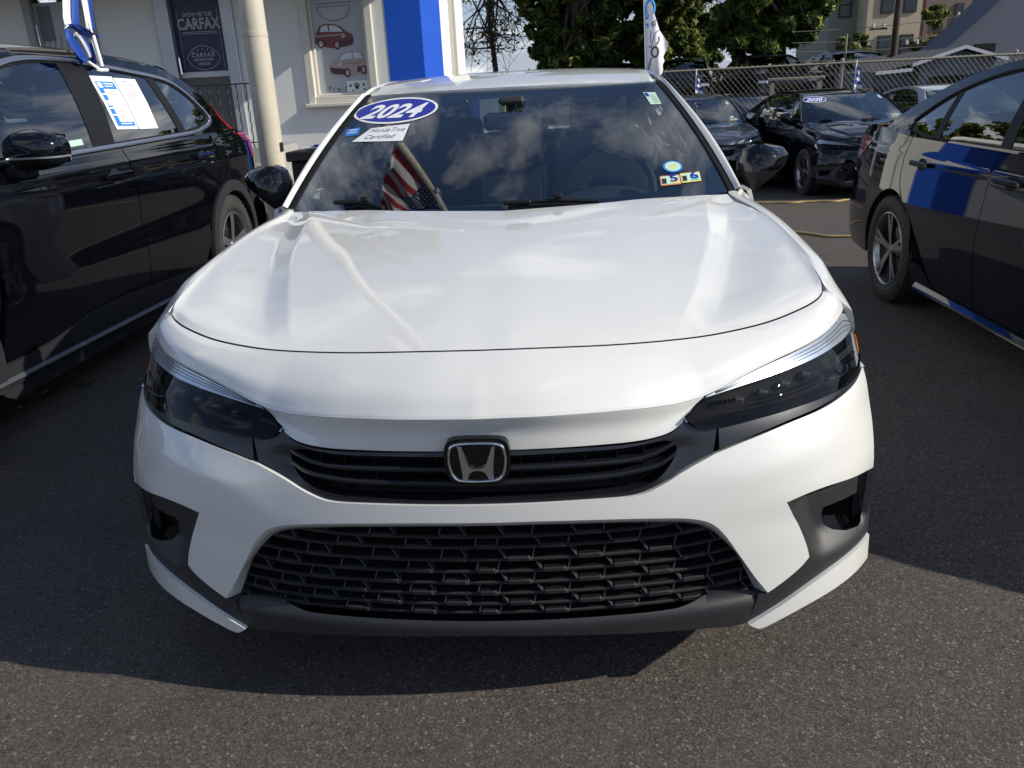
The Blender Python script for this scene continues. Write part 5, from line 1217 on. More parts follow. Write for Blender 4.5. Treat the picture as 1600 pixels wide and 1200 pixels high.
def sticker_ellipse(mb, W, cu, cv, au, av, d, mat, n=48): 
    lp = [(cu+au*math.cos(t), cv+av*math.sin(t)) for t in np.linspace(0, 2*math.pi, n, endpoint=False)]
    P, F = triangulate(lp, step=.05); mb.add(W(P[:, 0], P[:, 1], d), F, mat=mat, smooth=False)
def sticker_poly(mb, W, lp, d, mat, step=.05):
    P, F = triangulate(dens(lp, step), step=step); mb.add(W(P[:, 0], P[:, 1], d), F, mat=mat, smooth=False)
def windshield_stickers(ws, W, which=('year', 'cert', 'small', 'round', 'insp', 'tag'), year='2024'):
    # u spans about 1.25 m, v about 0.88 m along the glass
    if 'year' in which:
        mb = MB(); sticker_ellipse(mb, W, -.722, .822, .272, .125, .0020, 0); sticker_ellipse(mb, W, -.722, .822, .256, .110, .0028, 1)
        text_mesh(year, .135, lambda x, y: tuple(W(-.745+x*1.34, .805+y*1.32, .0036)), mb, 0, shear=.40, bold=.004, spacing=1.0); mb.build('year_sticker', ['paper_white', 'print_navy'], ws)
    if 'cert' in which:
        mb = MB(); c = [(-.804, .660), (-.578, .690), (-.572, .545), (-.872, .543)]
        sticker_poly(mb, W, c, .002, 0)
        sk = lambda x, y, oy: tuple(W(-.702+x*1.45+(y+oy)*.40, .612+(y+oy)*1.15+x*.05, .003))
        text_mesh('HondaTrue', .044, lambda x, y: sk(x, y, .024), mb, 1, sx=.70); text_mesh('Certified', .044, lambda x, y: sk(x-.004, y, -.026), mb, 1, sx=.78)
        mb.build('certified_card', ['paper_white', 'print_grey'], ws)
    if 'small' in which:
        mb = MB(); sticker_poly(mb, W, [(-.958, .655), (-.878, .672), (-.860, .607), (-.938, .588)], .002, 0)
        for o in (.645, .622): sticker_poly(mb, W, [(-.935, o), (-.885, o+.009), (-.884, o+.001), (-.934, o-.008)], .003, 1)
        mb.build('small_sticker', ['print_blue', 'paper_white'], ws)
    if 'round' in which:
        mb = MB(); sticker_ellipse(mb, W, .780, .234, .047, .042, .002, 0); sticker_ellipse(mb, W, .780, .234, .038, .034, .0028, 1)
        for o in (-.012, 0, .012): sticker_poly(mb, W, [(.757, .234+o-.002), (.803, .234+o-.002), (.803, .234+o+.002), (.757, .234+o+.002)], .0035, 2)
        mb.build('round_sticker', ['print_blue', 'print_mint', 'print_yellow'], ws)
    if 'insp' in which:
        mb = MB()
        for u0, m1, m2, dig in ((.690, 1, 2, '5'), (.788, 3, 1, '6')):
            q = lambda a, b: (u0+a*.094+b*.010, .178-a*.006-(1-b)*.066)
            sticker_poly(mb, W, [q(0, 0), q(1, 0), q(1, 1), q(0, 1)], .002, m2); sticker_poly(mb, W, [q(.05, .1), q(.95, .1), q(.95, .9), q(.05, .9)], .0026, 0)
            sticker_poly(mb, W, [q(.08, .15), q(.30, .15), q(.30, .70), q(.08, .70)], .0032, 4); sticker_poly(mb, W, [q(.5, .15), q(.90, .15), q(.90, .5), q(.5, .5)], .0032, m1)
            text_mesh(dig, .06, lambda x, y: tuple(W(u0+.070+x*1.3, .148+y*1.1, .0038)), mb, 5, bold=.002)
        mb.build('inspection_sticker', ['print_mint', 'print_yellow', 'print_orange', 'print_teal', 'print_black', 'print_navy'], ws)
    if 'tag' in which:
        mb = MB(); sticker_poly(mb, W, [(.845, .880), (.922, .876), (.908, .755), (.843, .757)], .002, 0); sticker_poly(mb, W, [(.850, .872), (.870, .871), (.868, .835), (.849, .836)], .003, 1)
        for k in range(5): sticker_poly(mb, W, [(.872, .85-.018*k), (.905, .849-.018*k), (.905, .846-.018*k), (.872, .847-.018*k)], .003, 2)
        mb.build('window_tag', ['print_mint', 'print_navy', 'print_grey'], ws)
# ---------------------------------------------------------------- the sport utility vehicle (built at world y, then shifted so that its empty stands at the nose)
SUV_Y = .45
_vxm = smooth_interp([.5, .8, 1.3, 2.4, 4.3, 4.8, 5.1, 5.4], [.80, .885, .92, .925, .925, .905, .86, .78])
def VX(y, z):
    t = np.clip((z-.96)/.17, 0, 1); lo = np.clip((.62-z)/.45, 0, 2)
    return _vxm(y) - .035*t**1.6 - .5*np.maximum(0, z-1.13) - .030*lo**2 + .007*np.exp(-((z-1.065)/.020)**2) - .010*np.exp(-((z-.72)/.12)**2)*np.clip((y-1.9)/.5, 0, 1)*np.clip((4.2-y)/.4, 0, 1)
def VG(y, z):
    return .893 - .52*(z-1.13) + .02*np.sin(np.clip((z-1.13)/.5, 0, 1)*math.pi) - .05*np.maximum(0, y-3.9)**2 - .05*np.clip((2.3-y)/.8, 0, 1)**2 - .25*np.maximum(0, z-1.60)
def build_suv(root):
    P_ = 'black_paint'
    for sg in (1, -1):
        S = side(VX, sg); o = (sg, 0, 0); G = side(VG, sg); fw_, rw_ = (1.22, .36), (4.40, .36)
        zb = lambda y: 1.118+.012*(y-1.5)
        mb = MB(); panel(mb, join([(.66, .60), (.70, .88), (.82, 1.0), (1.20, 1.08), (1.50, 1.108), (1.80, 1.115), (1.76, .60), (1.66, .42)], arc(*fw_, .43, 8, 150, 36)), S, o, step=.035)
        mb.build('front_fender', P_, root)
        d1 = bpy.data.objects.new('front_door', None); link(d1, root); d1.empty_display_size = .1
        mb = MB(); panel(mb, join([(1.70, .40), (1.72, .345), (3.02, .345), (3.055, .55), (3.065, .90), (3.045, zb(3.0)), (1.81, zb(1.8)), (1.80, .60)]), S, o, step=.035); mb.build('door_skin', P_, d1)
        d2 = bpy.data.objects.new('rear_door', None); link(d2, root); d2.empty_display_size = .1
        mb = MB(); panel(mb, join([(3.028, .345), (3.80, .345), (3.90, .44)], crv([(3.90, .44), (3.97, .62), (4.10, .78), (4.22, .86), (4.27, .98), (4.25, zb(4.2))]), [(3.053, zb(3.0)), (3.073, .90), (3.063, .55)]), S, o, step=.035); mb.build('door_skin', P_, d2)
        for d, yh, zc in ((d1, 2.87, 1.0), (d2, 4.01, 1.015)):
            mb = MB(); xx = float(VX(yh, zc)); cup_shade = [(yh+.055*math.cos(t), zc+.04*math.sin(t)) for t in np.linspace(0, 2*math.pi, 24, endpoint=False)]
            panel(mb, cup_shade, side(VX, sg, .0015), o, step=.03, flange=0, mat=1)  # recess behind the handle is only shade, painted as a dark ellipse
            mb.bbox((sg*(xx+.024), yh, zc+.004), (.020, .27, .034), .008, 0); mb.bbox((sg*(xx+.012), yh-.115, zc+.004), (.022, .035, .028), .006, 0); mb.bbox((sg*(xx+.012), yh+.115, zc+.004), (.022, .035, .028), .006, 0)
            mb.build('door_handle', [P_, 'dark_void'], d)
        mb = MB(); panel(mb, join(crv([(4.258, zb(4.2)), (4.278, .98), (4.228, .855), (4.11, .775), (3.985, .62), (3.96, .54)]), arc(*rw_, .43, 156, 10, 36), [(4.86, .62), (4.95, .64), (5.20, .66), (5.22, .95), (5.05, 1.12), (4.75, 1.16), (4.5, 1.15)]), S, o, step=.035); mb.build('rear_quarter', P_, root)
        # cladding: arches and sill
        for (cy, cz), nm in ((fw_, 'front'), (rw_, 'rear')):
            mb = MB(); ring = join(arc(cy, cz, .462, 198, -18, 44), arc(cy, cz, .388, -18, 198, 44)); panel(mb, ring, side(VX, sg, .014), o, step=.03, flange=.03)
            mb.build('arch_cladding', 'grey_plastic', root)
            mb = MB(); a = arc(cy, cz, .392, -14, 194, 30); mb.add([(sg*.90, y, z) for y, z in a]+[(sg*.62, y, z) for y, z in a], [(i, i+1, 30+i+1, 30+i) for i in range(29)])
            mb.add([(sg*.63, cy+.4*math.cos(t), cz+.4*math.sin(t)) for t in np.linspace(0, 2*math.pi, 20, endpoint=False)], [tuple(range(20))], smooth=False); mb.build('wheel_arch_liner', 'dark_void', root)
        mb = MB(); panel(mb, join([(1.60, .24), (1.64, .33), (1.98, .335), (2.40, .385), (2.75, .385), (3.5, .345), (3.96, .345), (4.00, .22)]), side(VX, sg, .010), o, step=.04, flange=.03)
        panel(mb, [(1.60, .238), (4.00, .218), (3.96, .17), (1.74, .165)], side(VX, sg, -.004), o, step=.04, flange=.05); mb.build('sill_cladding', 'grey_plastic', root)
        yl = np.linspace(1.60, 3.98, 40); mb = MB(); mb.grid(np.array([[(sg*(float(VX(y, .25))+d), y, .278-.016*(y-1.6)+dz) for y in yl] for d, dz in ((.010, .004), (.024, -.010), (.027, -.018), (.012, -.024))]), out=(sg, 0, .5)); mb.build('sill_strip', 'sill_metal', root)
        # glasshouse
        dlo = join(crv([(1.62, 1.150), (1.95, 1.345), (2.25, 1.488), (2.50, 1.560), (2.75, 1.592), (3.06, 1.590), (3.35, 1.573), (3.70, 1.545), (4.10, 1.500), (4.27, 1.430), (4.37, 1.345), (4.44, 1.27)]), crv([(4.44, 1.27), (4.43, 1.235), (4.36, 1.212), (4.22, 1.190), (4.0, 1.172)]), [(3.0, 1.153), (1.9, 1.140)])
        outl = join(crv([(1.36, 1.105), (1.75, 1.345), (2.10, 1.50), (2.40, 1.60), (2.70, 1.640), (3.1, 1.652), (3.5, 1.640), (3.85, 1.617), (4.15, 1.575), (4.38, 1.50), (4.55, 1.39), (4.70, 1.24), (4.78, 1.165)]), [(4.5, 1.155), (4.2, 1.152), (3.05, 1.139), (2.03, 1.128), (1.6, 1.118)])
        mb = MB(); panel(mb, outl, G, o, holes=[dlo], step=.03, flange=.012); mb.build('roof_frame', P_, root)
        fg = join(crv([(1.72, 1.160), (1.97, 1.325), (2.25, 1.465), (2.50, 1.538), (2.75, 1.572), (2.985, 1.574)]), [(2.985, 1.574), (2.800, 1.156)])
        rg = join([(3.02, 1.166), (3.245, 1.566)], crv([(3.245, 1.566), (3.5, 1.548), (3.86, 1.512)]), [(3.86, 1.512), (3.845, 1.180)])
        qg = join(crv([(3.955, 1.500), (4.08, 1.483), (4.24, 1.422), (4.34, 1.335), (4.40, 1.262)]), [(4.385, 1.240), (4.20, 1.205), (3.945, 1.186)])
        mb = MB(); panel(mb, dlo, side(VG, sg, -.006), o, holes=[fg, rg, qg], step=.035, flange=.012); mb.build('window_trim', 'black_plastic', root)
        for nm, gl, mt in (('front_side_window', fg, 'side_glass'), ('rear_side_window', rg, 'privacy_glass'), ('quarter_window', qg, 'privacy_glass')):
            mb = MB(); panel(mb, gl, side(VG, sg, -.010), o, step=.04, flange=0); w = mb.build(nm, mt, root)
            if sg == 1 and nm == 'rear_side_window': root['_rear'] = 1; rearw = w
            if sg == 1 and nm == 'front_side_window': frontw = w
        mb = MB(); top = np.r_[crv([(1.62, 1.150), (1.95, 1.347), (2.25, 1.490), (2.50, 1.563), (2.75, 1.595), (3.06, 1.594), (3.35, 1.576), (3.70, 1.548), (4.10, 1.503), (4.27, 1.433), (4.37, 1.348), (4.44, 1.27), (4.435, 1.236), (4.36, 1.208), (4.22, 1.186), (4.0, 1.167), (3.0, 1.148), (1.9, 1.135), (1.64, 1.135)])]
        A = np.array([(sg*float(VG(y, z)), y, z) for y, z in top]); 
        tng = np.gradient(top, axis=0); nr = np.stack([-tng[:, 1], tng[:, 0]], 1); nr /= np.linalg.norm(nr, axis=1, keepdims=True)
        def offs(w, d): q = top+nr*w; return np.array([(sg*(float(VG(y, z))+d), y, z) for y, z in q])
        mb.grid(np.array([offs(-.011, 0), offs(-.010, .006), offs(.010, .006), offs(.011, 0)]), out=None); mb.build('window_chrome', 'satin_metal', root)
        # roof rail line, mirror
        mr = bpy.data.objects.new('wing_mirror', None); link(mr, root); mr.empty_display_size = .1
        def blob(c, d, z0, z1, n=26):
            rows = []
            for t in np.linspace(z0, z1, 12):
                k = max(.02, 1-abs(t)**2.6)**.5
                rows.append([(c[0]+sg*d[0]/2*k*math.copysign(abs(math.cos(a))**.55, math.cos(a)), c[1]+d[1]/2*k*math.copysign(abs(math.sin(a))**(.9 if math.sin(a) < 0 else .4), math.sin(a)), c[2]+d[2]/2*t) for a in np.linspace(0, 2*math.pi, n, endpoint=False)])
            return np.array(rows)
        c = (sg*1.03, 2.06, 1.185)
        mb = MB(); mb.grid(blob(c, (.26, .17, .17), -.30, 1), wrap_u=True, flip=(sg < 0)); mb.build('mirror_cap', P_, mr)
        mb = MB(); mb.grid(blob(c, (.255, .165, .17), -1, -.40), wrap_u=True, flip=(sg < 0)); mb.bbox((sg*.92, 2.08, 1.09), (.12, .12, .06), .015); mb.build('mirror_base', 'black_plastic', mr)
        mb = MB(); mb.grid(blob(c, (.262, .172, .17), -.40, -.31), wrap_u=True, flip=(sg < 0)); mb.build('turn_signal', 'lamp_silver', mr)
        mb = MB(); mb.bbox((sg*1.03, 2.148, 1.185), (.20, .006, .12), .003); mb.build('mirror_glass', 'chrome', mr)
        # tail lamp
        mb = MB(); panel(mb, join(crv([(4.60, 1.335), (4.68, 1.235), (4.78, 1.17)]), [(4.86, 1.13), (5.04, 1.13), (5.10, 1.08), (5.12, .94), (5.02, .94), (4.98, 1.05), (4.86, 1.09), (4.76, 1.13), (4.64, 1.235)]), lambda a, b: np.stack([sg*(np.where(b > 1.13, VG(a, b), VX(a, b))+.006), a, b], -1), o, step=.025, flange=.012); mb.build('tail_lamp', 'red_lens', root)
        mb = MB(); mb.bbox((sg*.72, .675, .86), (.30, .16, .10), .03, M=[list(r) for r in Matrix.Rotation(R(sg*25), 3, 'Z')]); mb.build('headlight', 'lamp_silver', root)
    # roof, hood, front, rear
    mb = MB(); rows = []
    for y, zc in ((2.20, 1.585), (2.45, 1.650), (2.8, 1.690), (3.2, 1.698), (3.6, 1.690), (4.0, 1.665), (4.35, 1.62)):
        ze = float(np.interp(y, [2.10, 2.40, 2.70, 3.1, 3.5, 3.85, 4.15, 4.38], [1.50, 1.60, 1.640, 1.652, 1.640, 1.617, 1.575, 1.50]))+.002; xe = float(VG(y, ze))
        u = np.linspace(0, 1, 20); rows.append(np.stack([u*xe, y+0*u, zc+(ze-zc)*u**2.8], 1))
    P = mirror_rows(loft(rows, 20, 4)); mb.grid(P, out=(0, 0, 1)); mb.build('roof', P_, root)
    mb = MB(); rows = []
    for y, zc, xe, ze in ((.62, .95, .70, .93), (.74, 1.02, .80, .965), (1.0, 1.075, .82, 1.03), (1.35, 1.11, .82, 1.085), (1.72, 1.125, .80, 1.10)):
        u = np.linspace(0, 1, 16); rows.append(np.stack([u*xe, y+0*u, zc+(ze-zc)*u**2], 1))
    hP = mirror_rows(loft(rows, 16, 4)); mb.grid(hP, out=(0, 0, 1)); mb.build('hood', P_, root)
    for sg in (1, -1):
        mb = MB(); A = hP[:, -1]*np.array([sg if sg > 0 else -1, 1, 1]); B = np.array([(sg*float(VX(y, z)), y, z) for y, z in zip(A[:, 1], np.interp(A[:, 1], [.62, .74, .82, 1.20, 1.72], [.80, .88, 1.0, 1.08, 1.113]))])
        A = A.copy(); A[:, 0] = sg*abs(A[:, 0]); mb.grid(np.array([A, .5*A+.5*B+np.array([sg*.01, 0, .012]), B]), out=(sg, 0, 1)); mb.build('fender_top', P_, root)
    mb = MB(); rows = []
    for z, y, xe in ((.95, .62, .72), (.85, .53, .80), (.70, .49, .86), (.50, .48, .88), (.34, .51, .88), (.20, .59, .84)):
        u = np.linspace(0, 1, 20); rows.append(np.stack([u*xe, y+.22*u**3, np.full(20, z)], 1))
    P = mirror_rows(loft(rows, 20, 4)); mb.grid(P, out=(0, -1, 0)); mb.build('front_bumper', P_, root)
    mb = MB(); mb.bbox((0, .52, .72), (1.05, .10, .24), .04); mb.bbox((0, .51, .36), (1.2, .10, .14), .03); mb.build('front_grille', 'grille_black', root)
    mb = MB(); u = np.linspace(-1, 1, 24); rows = []
    for t in np.linspace(0, 1, 8): rows.append(np.stack([u*(.76-.16*t), 1.52+.72*t+.09*u**2*(1-t*.5)-.02*math.sin(t*math.pi), 1.10+.485*t+.03*math.sin(t*math.pi)-.03*t*u**2], 1))
    mb.grid(np.array(rows), out=(0, -1, 1)); mb.build('windshield', 'side_glass', root)
    mb = MB(); rows = []
    for y, z, xe in ((4.36, 1.615, .60), (4.50, 1.585, .60), (4.70, 1.45, .62), (4.92, 1.20, .72), (5.00, 1.10, .80), (5.16, .95, .82), (5.24, .80, .82), (5.26, .62, .84), (5.34, .58, .84), (5.35, .42, .84), (5.25, .28, .80)):
        u = np.linspace(0, 1, 16); rows.append(np.stack([u*xe, y-.10*u**3, z-.02*u**2], 1))
    P = mirror_rows(loft(rows, 16, 3)); mb.grid(P, out=(0, 1, 1)); mb.build('tailgate', P_, root)
    mb = MB(); mb.box((0, 3.05, .45), (1.22, 4.1, .40)); mb.box((0, 1.05, .72), (1.4, .6, .5))
    for sg in (1, -1): mb.box((sg*.80, 3.3, .72), (.02, 2.5, .78))
    mb.box((0, 4.72, .9), (1.3, .5, .5)); mb.build('body_shell', 'dark_void', root)
    for sx in (.40, -.40):
        mb = MB(); mb.bbox((sx, 2.95, .95), (.50, .16, .70), .07, M=[list(r) for r in Matrix.Rotation(R(-14), 3, 'X')]); mb.bbox((sx, 3.03, 1.40), (.27, .10, .18), .04); mb.build('front_seat', 'interior_cloth', root)
    mb = MB(); mb.bbox((0, 3.95, .95), (1.3, .18, .66), .07); mb.build('rear_seat', 'interior_cloth', root)
    mb = MB(); mb.bbox((0, 1.85, 1.06), (1.45, .5, .16), .06); mb.build('dashboard', 'interior_black', root)
    for cx, cy in ((.80, 1.22), (-.80, 1.22), (.80, 4.40), (-.80, 4.40)): wheel(root, (cx, cy, .36), 1 if cx > 0 else -1, 'alloy', 5, .36, .225, .235, style=1)
    # price sheets on the rear window, a small label on the front one
    Gs = lambda a, b, d: np.stack([VG(np.asarray(a), np.asarray(b))+d-.010, np.asarray(a), np.asarray(b)], -1)
    def sheet(q, name, blue):
        mb = MB(); q = [np.array(p) for p in q]
        bl = lambda s, t: tuple((1-s)*(1-t)*q[0]+s*(1-t)*q[1]+s*t*q[2]+(1-s)*t*q[3])
        def rect(s0, t0, s1, t1, d, m): sticker_poly(mb, Gs, [bl(s0, t0), bl(s1, t0), bl(s1, t1), bl(s0, t1)], d, m, step=.2)
        rect(0, 0, 1, 1, .003, 0)
        if blue:
            rect(.12, .10, .92, .24, .0036, 1); rect(.12, .24, .30, .94, .0036, 1); rect(.12, .86, .92, .94, .0036, 1); rect(.16, .12, .34, .22, .0042, 0); rect(.42, .13, .85, .155, .0042, 3); rect(.42, .18, .80, .20, .0042, 3)
            for k in range(4): rect(.12, .33+.13*k, .30, .355+.13*k, .0042, 0)
            rect(.14, .46, .28, .56, .0042, 3)
            for k in range(14): rect(.40, .30+.037*k, .40+.48*RNG.uniform(.5, 1), .307+.037*k, .0036, 2)
            rect(.30, .885, .80, .905, .0042, 0)
        else:
            rect(.32, .06, .55, .075, .0036, 2)
            for k in range(20): rect(.14, .13+.041*k, .14+.7*RNG.uniform(.35, 1), .136+.041*k, .0036, 2)
        mb.build(name, ['paper_white', 'print_blue', 'print_grey', 'print_light'], rearw)
    sheet([(3.208, 1.515), (3.455, 1.512), (3.362, 1.221), (3.123, 1.229)], 'price_sheet', True)
    sheet([(3.463, 1.506), (3.715, 1.500), (3.600, 1.214), (3.370, 1.220)], 'detail_sheet', False)
    mb = MB(); sticker_poly(mb, Gs, [(2.56, 1.168), (2.72, 1.172), (2.73, 1.200), (2.575, 1.196)], .003, 0); sticker_poly(mb, Gs, [(2.575, 1.175), (2.60, 1.176), (2.605, 1.192), (2.582, 1.191)], .004, 1); mb.build('window_label', ['print_mint', 'print_grey'], frontw)
    seen = set()
    def sh(o):
        for c in o.children:
            if c.type == 'MESH' and c.data.name not in seen and not (c.parent.name.startswith('wheel')):
                seen.add(c.data.name); c.data.transform(Matrix.Translation((0, -SUV_Y, 0)))
            if c.name.split('.')[0] == 'wheel': c.location.y -= SUV_Y
            else: sh(c)
    sh(root)
    if '_rear' in root: del root['_rear']
# ---------------------------------------------------------------- vehicles
sed = thing('parked_sedan', 'white sedan facing the camera with a blue 2024 oval on its windshield', 'car', (0, 0, 0))
so = build_sedan(sed)
bare = copy_thing(sed, (3.08, .08, -.035), 0, 'dark blue grey sedan parked alongside the white sedan, seen from its flank', swap={'white_paint': 'graphite_paint'})
sedan_interior(sed)
blk = copy_thing(bare, (4.606, 9.94, -.295), R(4.2), 'black sedan with a blue year oval on its windshield parked before the chain link fence', swap={'graphite_paint': 'black_paint'})
gry = copy_thing(bare, (2.46, 11.55, -.325), R(-1.8), 'slate grey sedan with a silver mirror parked next to the black sedan by the fence', swap={'graphite_paint': 'slate_paint', 'gloss_black': 'gloss_black'})
for m_ in gry.children_recursive:
    if m_.name.startswith('mirror_cap'): m_.material_slots[0].link = 'OBJECT'; m_.material_slots[0].material = MATS['satin_metal']
windshield_stickers(so['ws'], so['wpt'])
for car, wh in ((blk, ('year', 'insp', 'tag')), (gry, ('insp', 'round', 'tag'))):
    w_ = [c for c in car.children if c.name.startswith('windshield') and 'border' not in c.name and 'seal' not in c.name and 'pillar' not in c.name][0]
    windshield_stickers(w_, so['wpt'], wh, '2020')
suv = thing('parked_suv', 'black suv with two white price sheets on its rear side window', 'car', (-3.09, SUV_Y, 0)); build_suv(suv)
copy_thing(bare, (6.75, 10.8, -.33), R(3), 'silver sedan peeking over the dark blue grey sedan rear, next to the black sedan', swap={'graphite_paint': 'silver_paint'})
copy_thing(bare, (7.9, 16.2, -.40), R(8), 'navy sedan behind the fence, its roof and windshield showing past the black sedan', swap={'graphite_paint': 'navy_paint'})
copy_thing(bare, (4.45, 16.4, -.40), R(-4), 'dark sedan seen through the chain link fence between two parked sedans', swap={'graphite_paint': 'navy_paint'})
for (x, y, rz, lab) in ((3.75, 24.3, -12, 'black suv on the raised lot behind the fence, under the gap between the trees'), (6.9, 24.0, 4, 'dark suv on the raised lot under the broad tree'), (2.15, 26.0, 0, 'dark suv on the raised lot peeking over the white sedan roof'), (9.4, 24.2, 2, 'dark suv on the raised lot next to the utility pole')):
    copy_thing(suv, (x, y, float(GH(x, y))), R(rz), lab, skip=('price_sheet', 'detail_sheet', 'window_label'), swap={'black_paint': 'black_paint' if x < 5 else 'navy_paint'})
FLX, FLY, FLZ = -2.385, 6.0, 10.45
# ---------------------------------------------------------------- flags
def cloth_mat(name, build):
    t = NT(name); col = build(t); b = t.bsdf(Base_Color=col, Roughness=.8); b.inputs['Specular IOR Level'].default_value = .15
    tr = t.n('ShaderNodeBsdfTranslucent'); t.l(col, tr.inputs['Color']); mx = t.n('ShaderNodeMixShader'); mx.inputs[0].default_value = .35
    t.l(b.outputs[0], mx.inputs[1]); t.l(tr.outputs[0], mx.inputs[2]); t.done(mx)
simple('flag_red', (.42, .018, .025), .8, var=.06); simple('flag_white', (.74, .73, .70), .8, var=.04); simple('flag_blue', (.012, .018, .11), .8, var=.06)
simple('banner_blue', (.01, .06, .34), .7, var=.1); simple('banner_white', (.76, .76, .80), .7, var=.04); simple('banner_cyan', (.02, .30, .72), .7); simple('banner_ink', (.07, .08, .12), .7)
fl = thing('striped_flag', 'drooping red and white striped flag with starred blue field on the lamp post', 'flag', (FLX, FLY, FLZ))
def droop(s, h):
    """s across the stripes 0..1 (0 at the post), h along the fly 0 (hoist) .. 1 (free end), hanging down"""
    tx, tz = -.12-1.75*s, -.55*s
    bx, bz = -.17-1.60*s**.95, -3.75+2.5*s**.9
    k = h**.9; q = np.sin(h*math.pi)
    return np.stack([tx+(bx-tx)*k+.05*np.sin(s*15+h*2)*(.3+h), .12*np.sin(s*13+h*3)*(.25+h)+.06*np.sin(h*7+s*3), tz+(bz-tz)*k+.05*np.sin(s*9)*h], -1)
mb = MB(); n = 13; U = 40
for k in range(n):
    for (h0, h1, m) in (((0, .42, 2), (.42, 1, k % 2)) if k < 7 else ((0, 1, k % 2),)):
        ss, hh = np.meshgrid(np.linspace(k/n, (k+1)/n, 4), np.linspace(h0, h1, 24)); mb.grid(droop(ss, hh), mat=m)
mb2 = MB()
for r_ in range(9):
    for c_ in range(6 if r_ % 2 == 0 else 5):
        cs, ch = (.03+(r_+.5)/9*.48), (.02+(c_+(.5 if r_ % 2 == 0 else 1.0))/6*.38)
        P = np.array([(cs+(.024 if i % 2 == 0 else .010)*math.sin(math.pi*i/5), ch+(.026 if i % 2 == 0 else .011)*math.cos(math.pi*i/5)) for i in range(10)])
        for off in (.006, -.006):
            V = droop(P[:, 0], P[:, 1]); V[:, 1] += off; mb.add(V, [tuple(range(10))], mat=1, smooth=False)
fm = ['flag_red', 'flag_white', 'flag_blue']
mb.build('cloth', fm, fl)
# white car-window flag on the far side of the white sedan
wf = thing('window_flag', 'white window flag with line drawing clipped to the white sedan roof edge', 'flag', (.605, 2.75, 1.36))
ol = [(.590, 1.80), (.596, 1.695), (.603, 1.577), (.612, 1.412), (.616, 1.375), (.640, 1.352), (.664, 1.352), (.685, 1.372), (.688, 1.413), (.697, 1.425), (.690, 1.445), (.713, 1.490), (.712, 1.508), (.670, 1.563), (.646, 1.626), (.627, 1.694), (.600, 1.80)]
bend = lambda a, b_, d=0.0: np.stack([np.asarray(a)-.605, .012*np.sin((np.asarray(a)-.6)*70+(np.asarray(b_)-1.4)*9)+.10*(np.asarray(a)-.6)-d, np.asarray(b_)-1.36], -1)
P_, F_ = triangulate(dens(ol, .012), step=.012); mb = MB()
N_ = np.zeros((len(P_), 3)); e = 1e-3; n_ = np.cross(bend(P_[:, 0]+e, P_[:, 1])-bend(P_[:, 0]-e, P_[:, 1]), bend(P_[:, 0], P_[:, 1]+e)-bend(P_[:, 0], P_[:, 1]-e))
mb.add(bend(P_[:, 0], P_[:, 1]), F_, n_); mb.build('cloth', 'banner_white', wf)
mb = MB(); ink = lambda pts, r_, m: mb.tube([tuple(bend(a, b_, .003)) for a, b_ in crv(pts, 5)], r_, 4, mat=m)
for s_, z_, sz in (('C', 1.668, .050), ('a', 1.622, .044), ('r', 1.585, .040)):
    text_mesh(s_, sz*(2.2 if s_ == 'C' else 1.7), lambda x, y: tuple(bend((.622 if s_ == 'C' else .610)+y*.62, z_-x*.9, .003)), mb, 0, bold=.001)
ink([(.640+.010*math.cos(q), 1.590+.010*math.sin(q)) for q in np.linspace(0, 6.4, 14)], .0016, 1); ink([(.634, 1.590), (.646, 1.590)], .0014, 1)
ink([(.668, 1.562), (.655, 1.555), (.640, 1.53), (.632, 1.50), (.630, 1.485)], .0015, 1); ink([(.628, 1.56), (.626, 1.53), (.628, 1.51)], .0012, 1)
ink([(.668, 1.535), (.668, 1.52), (.660, 1.505), (.655, 1.50)], .0022, 1); ink([(.660, 1.505), (.663, 1.512), (.668, 1.516)], .002, 1); ink([(.620, 1.495), (.628, 1.490)], .002, 1)
ink([(.648+.016*math.cos(q), 1.468+.022*math.sin(q)) for q in np.linspace(0, 6.4, 18)], .0042, 1); ink([(.634, 1.444), (.628, 1.43), (.622, 1.405), (.619, 1.39)], .0030, 1); ink([(.646, 1.60), (.655, 1.612), (.660, 1.613)], .0012, 1)
mb.build('print', ['banner_cyan', 'banner_ink'], wf)
mb = MB(); mb.tube([(-.016, .01, .55), (0.004, .01, .0)], .004, 6); mb.bbox((.006, .012, .0), (.02, .02, .05), .004); mb.build('staff', 'paper_white', wf)
# blue and white flag clipped on the suv's rear window
sf = thing('window_flag', 'furled blue and white window flag clipped above the black suv rear window', 'flag', (-2.40, 3.25, 1.545))
def band(pts, w, m, mb, tw=0.0, dx=0.0):
    c_ = crv(pts, 8); rows = []
    for k, (y, z) in enumerate(c_):
        ph = tw*k/len(c_); ww = w if np.isscalar(w) else np.interp(k/len(c_), np.linspace(0, 1, len(w)), w)
        rows.append([(dx+math.sin(q*math.pi*2+ph)*.016, y+(q-.5)*ww*math.cos(ph*.5), z+.010*math.sin(q*7+ph)) for q in np.linspace(0, 1, 9)])
    mb.grid(np.array(rows), mat=m)
mb = MB()
band([(3.17, 2.05), (3.165, 1.92), (3.12, 1.80), (3.11, 1.755)], .075, 1, mb, 1.0, .0); band([(3.24, 2.05), (3.235, 1.92), (3.20, 1.82), (3.175, 1.76)], .075, 0, mb, .6, .008)
band([(3.31, 2.05), (3.31, 1.92), (3.30, 1.82), (3.29, 1.75)], .06, 1, mb, .8, .016); band([(3.385, 2.05), (3.385, 1.93), (3.36, 1.83), (3.345, 1.75)], .06, 0, mb, .9, .004)
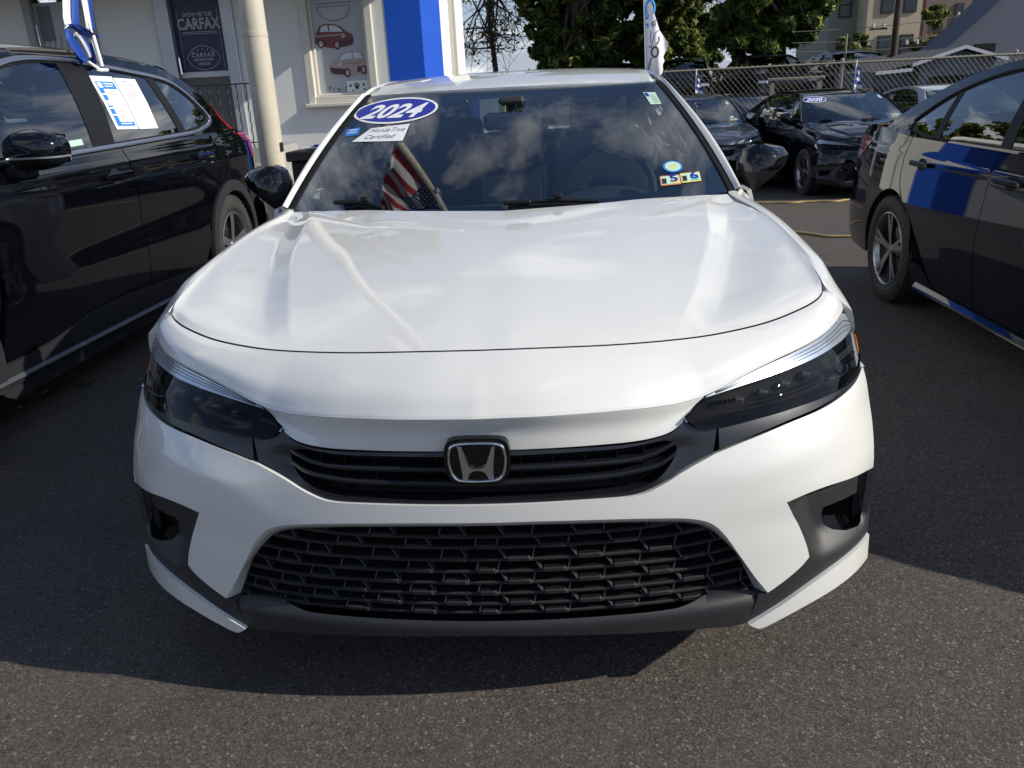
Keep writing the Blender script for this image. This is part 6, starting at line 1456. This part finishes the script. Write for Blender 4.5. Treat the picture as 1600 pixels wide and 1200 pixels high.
band([(3.075, 1.752), (3.13, 1.758), (3.20, 1.738), (3.28, 1.722), (3.36, 1.712)], .07, 0, mb, 2.2, .028); band([(3.09, 1.735), (3.10, 1.69), (3.13, 1.64), (3.16, 1.60), (3.18, 1.575)], [.05, .09, .10, .09, .06], 0, mb, 1.4, .012)
band([(3.14, 1.72), (3.17, 1.70), (3.20, 1.655), (3.22, 1.60)], .035, 1, mb, 1.5, .022); band([(3.22, 1.71), (3.235, 1.66), (3.25, 1.61)], [.07, .08, .04], 0, mb, 1.2, .008); band([(3.34, 1.71), (3.345, 1.66), (3.345, 1.58)], [.05, .04, .02], 1, mb, 1.2, -.002); band([(3.33, 1.68), (3.335, 1.62), (3.33, 1.56)], [.02, .03, .02], 0, mb, .5, -.012)
o = mb.build('cloth', ['banner_blue', 'banner_white'], sf); o.data.transform(Matrix.Translation((0, -3.25, -1.545)))
mb = MB(); mb.tube([(.03, .055, .18), (.035, .075, .02)], .012, 8); mb.tube([(.02, -.03, .04), (.04, .055, -.005)], .008, 6); mb.bbox((.035, .075, .0), (.02, .11, .016), .005); mb.tube([(.03, .055, .18), (.0, .02, .52)], .006, 6); mb.build('staff', 'paper_white', sf)
def small_flag(loc, h, label):
    f = thing('window_flag', label, 'flag', loc, group=None)
    mb = MB(); mb.tube([(0, 0, 0), (0, 0, h)], .011, 6); mb.build('staff', 'paper_white', f)
    for k in range(6):
        mb = MB(); z0, z1 = h*(.80-.125*k), h*(.80-.125*(k+1)); w0 = .045+.014*k; w1 = w0+.014
        zz, qq = np.meshgrid(np.linspace(z0, z1, 4), np.linspace(0, 1, 6)); ww = w0+(w1-w0)*(z0-zz)/(z0-z1)
        mb.grid(np.stack([.012+qq*ww*(1 if True else 0)-.02, .02*np.sin(qq*6+k), zz-.03*qq], -1), mat=k % 2); mb.build('cloth', ['banner_blue', 'banner_white'], f)
small_flag((2.56, 13.55, 1.12), .40, 'blue and white window flag standing on the roof of the grey sedan'); small_flag((4.85, 12.45, 1.10), .42, 'blue and white window flag standing on the roof of the black sedan by the fence')

for k, (x, y, a) in enumerate(((-2.3, 2.38, .4), (-2.38, 2.26, 1.9))):
    mb = MB(); P = [(.045*math.cos(q)*(1+.35*math.cos(5*q)), .03*math.sin(q)*(1+.35*math.cos(5*q))) for q in np.linspace(0, 2*math.pi, 20, endpoint=False)]
    mb.add([(p*math.cos(a)-q*math.sin(a), p*math.sin(a)+q*math.cos(a), .006+.25*(p*p+q*q)**.5*.3) for p, q in P], [tuple(range(20))]); o = mb.build('fallen_leaf', ['leaf_mid', 'leaf_gold'][k], None, (x, y, 0))
    tag(o, ['small green leaf fallen on the asphalt beside the black suv sill', 'small tan leaf fallen on the asphalt beside the black suv sill'][k], 'leaf')
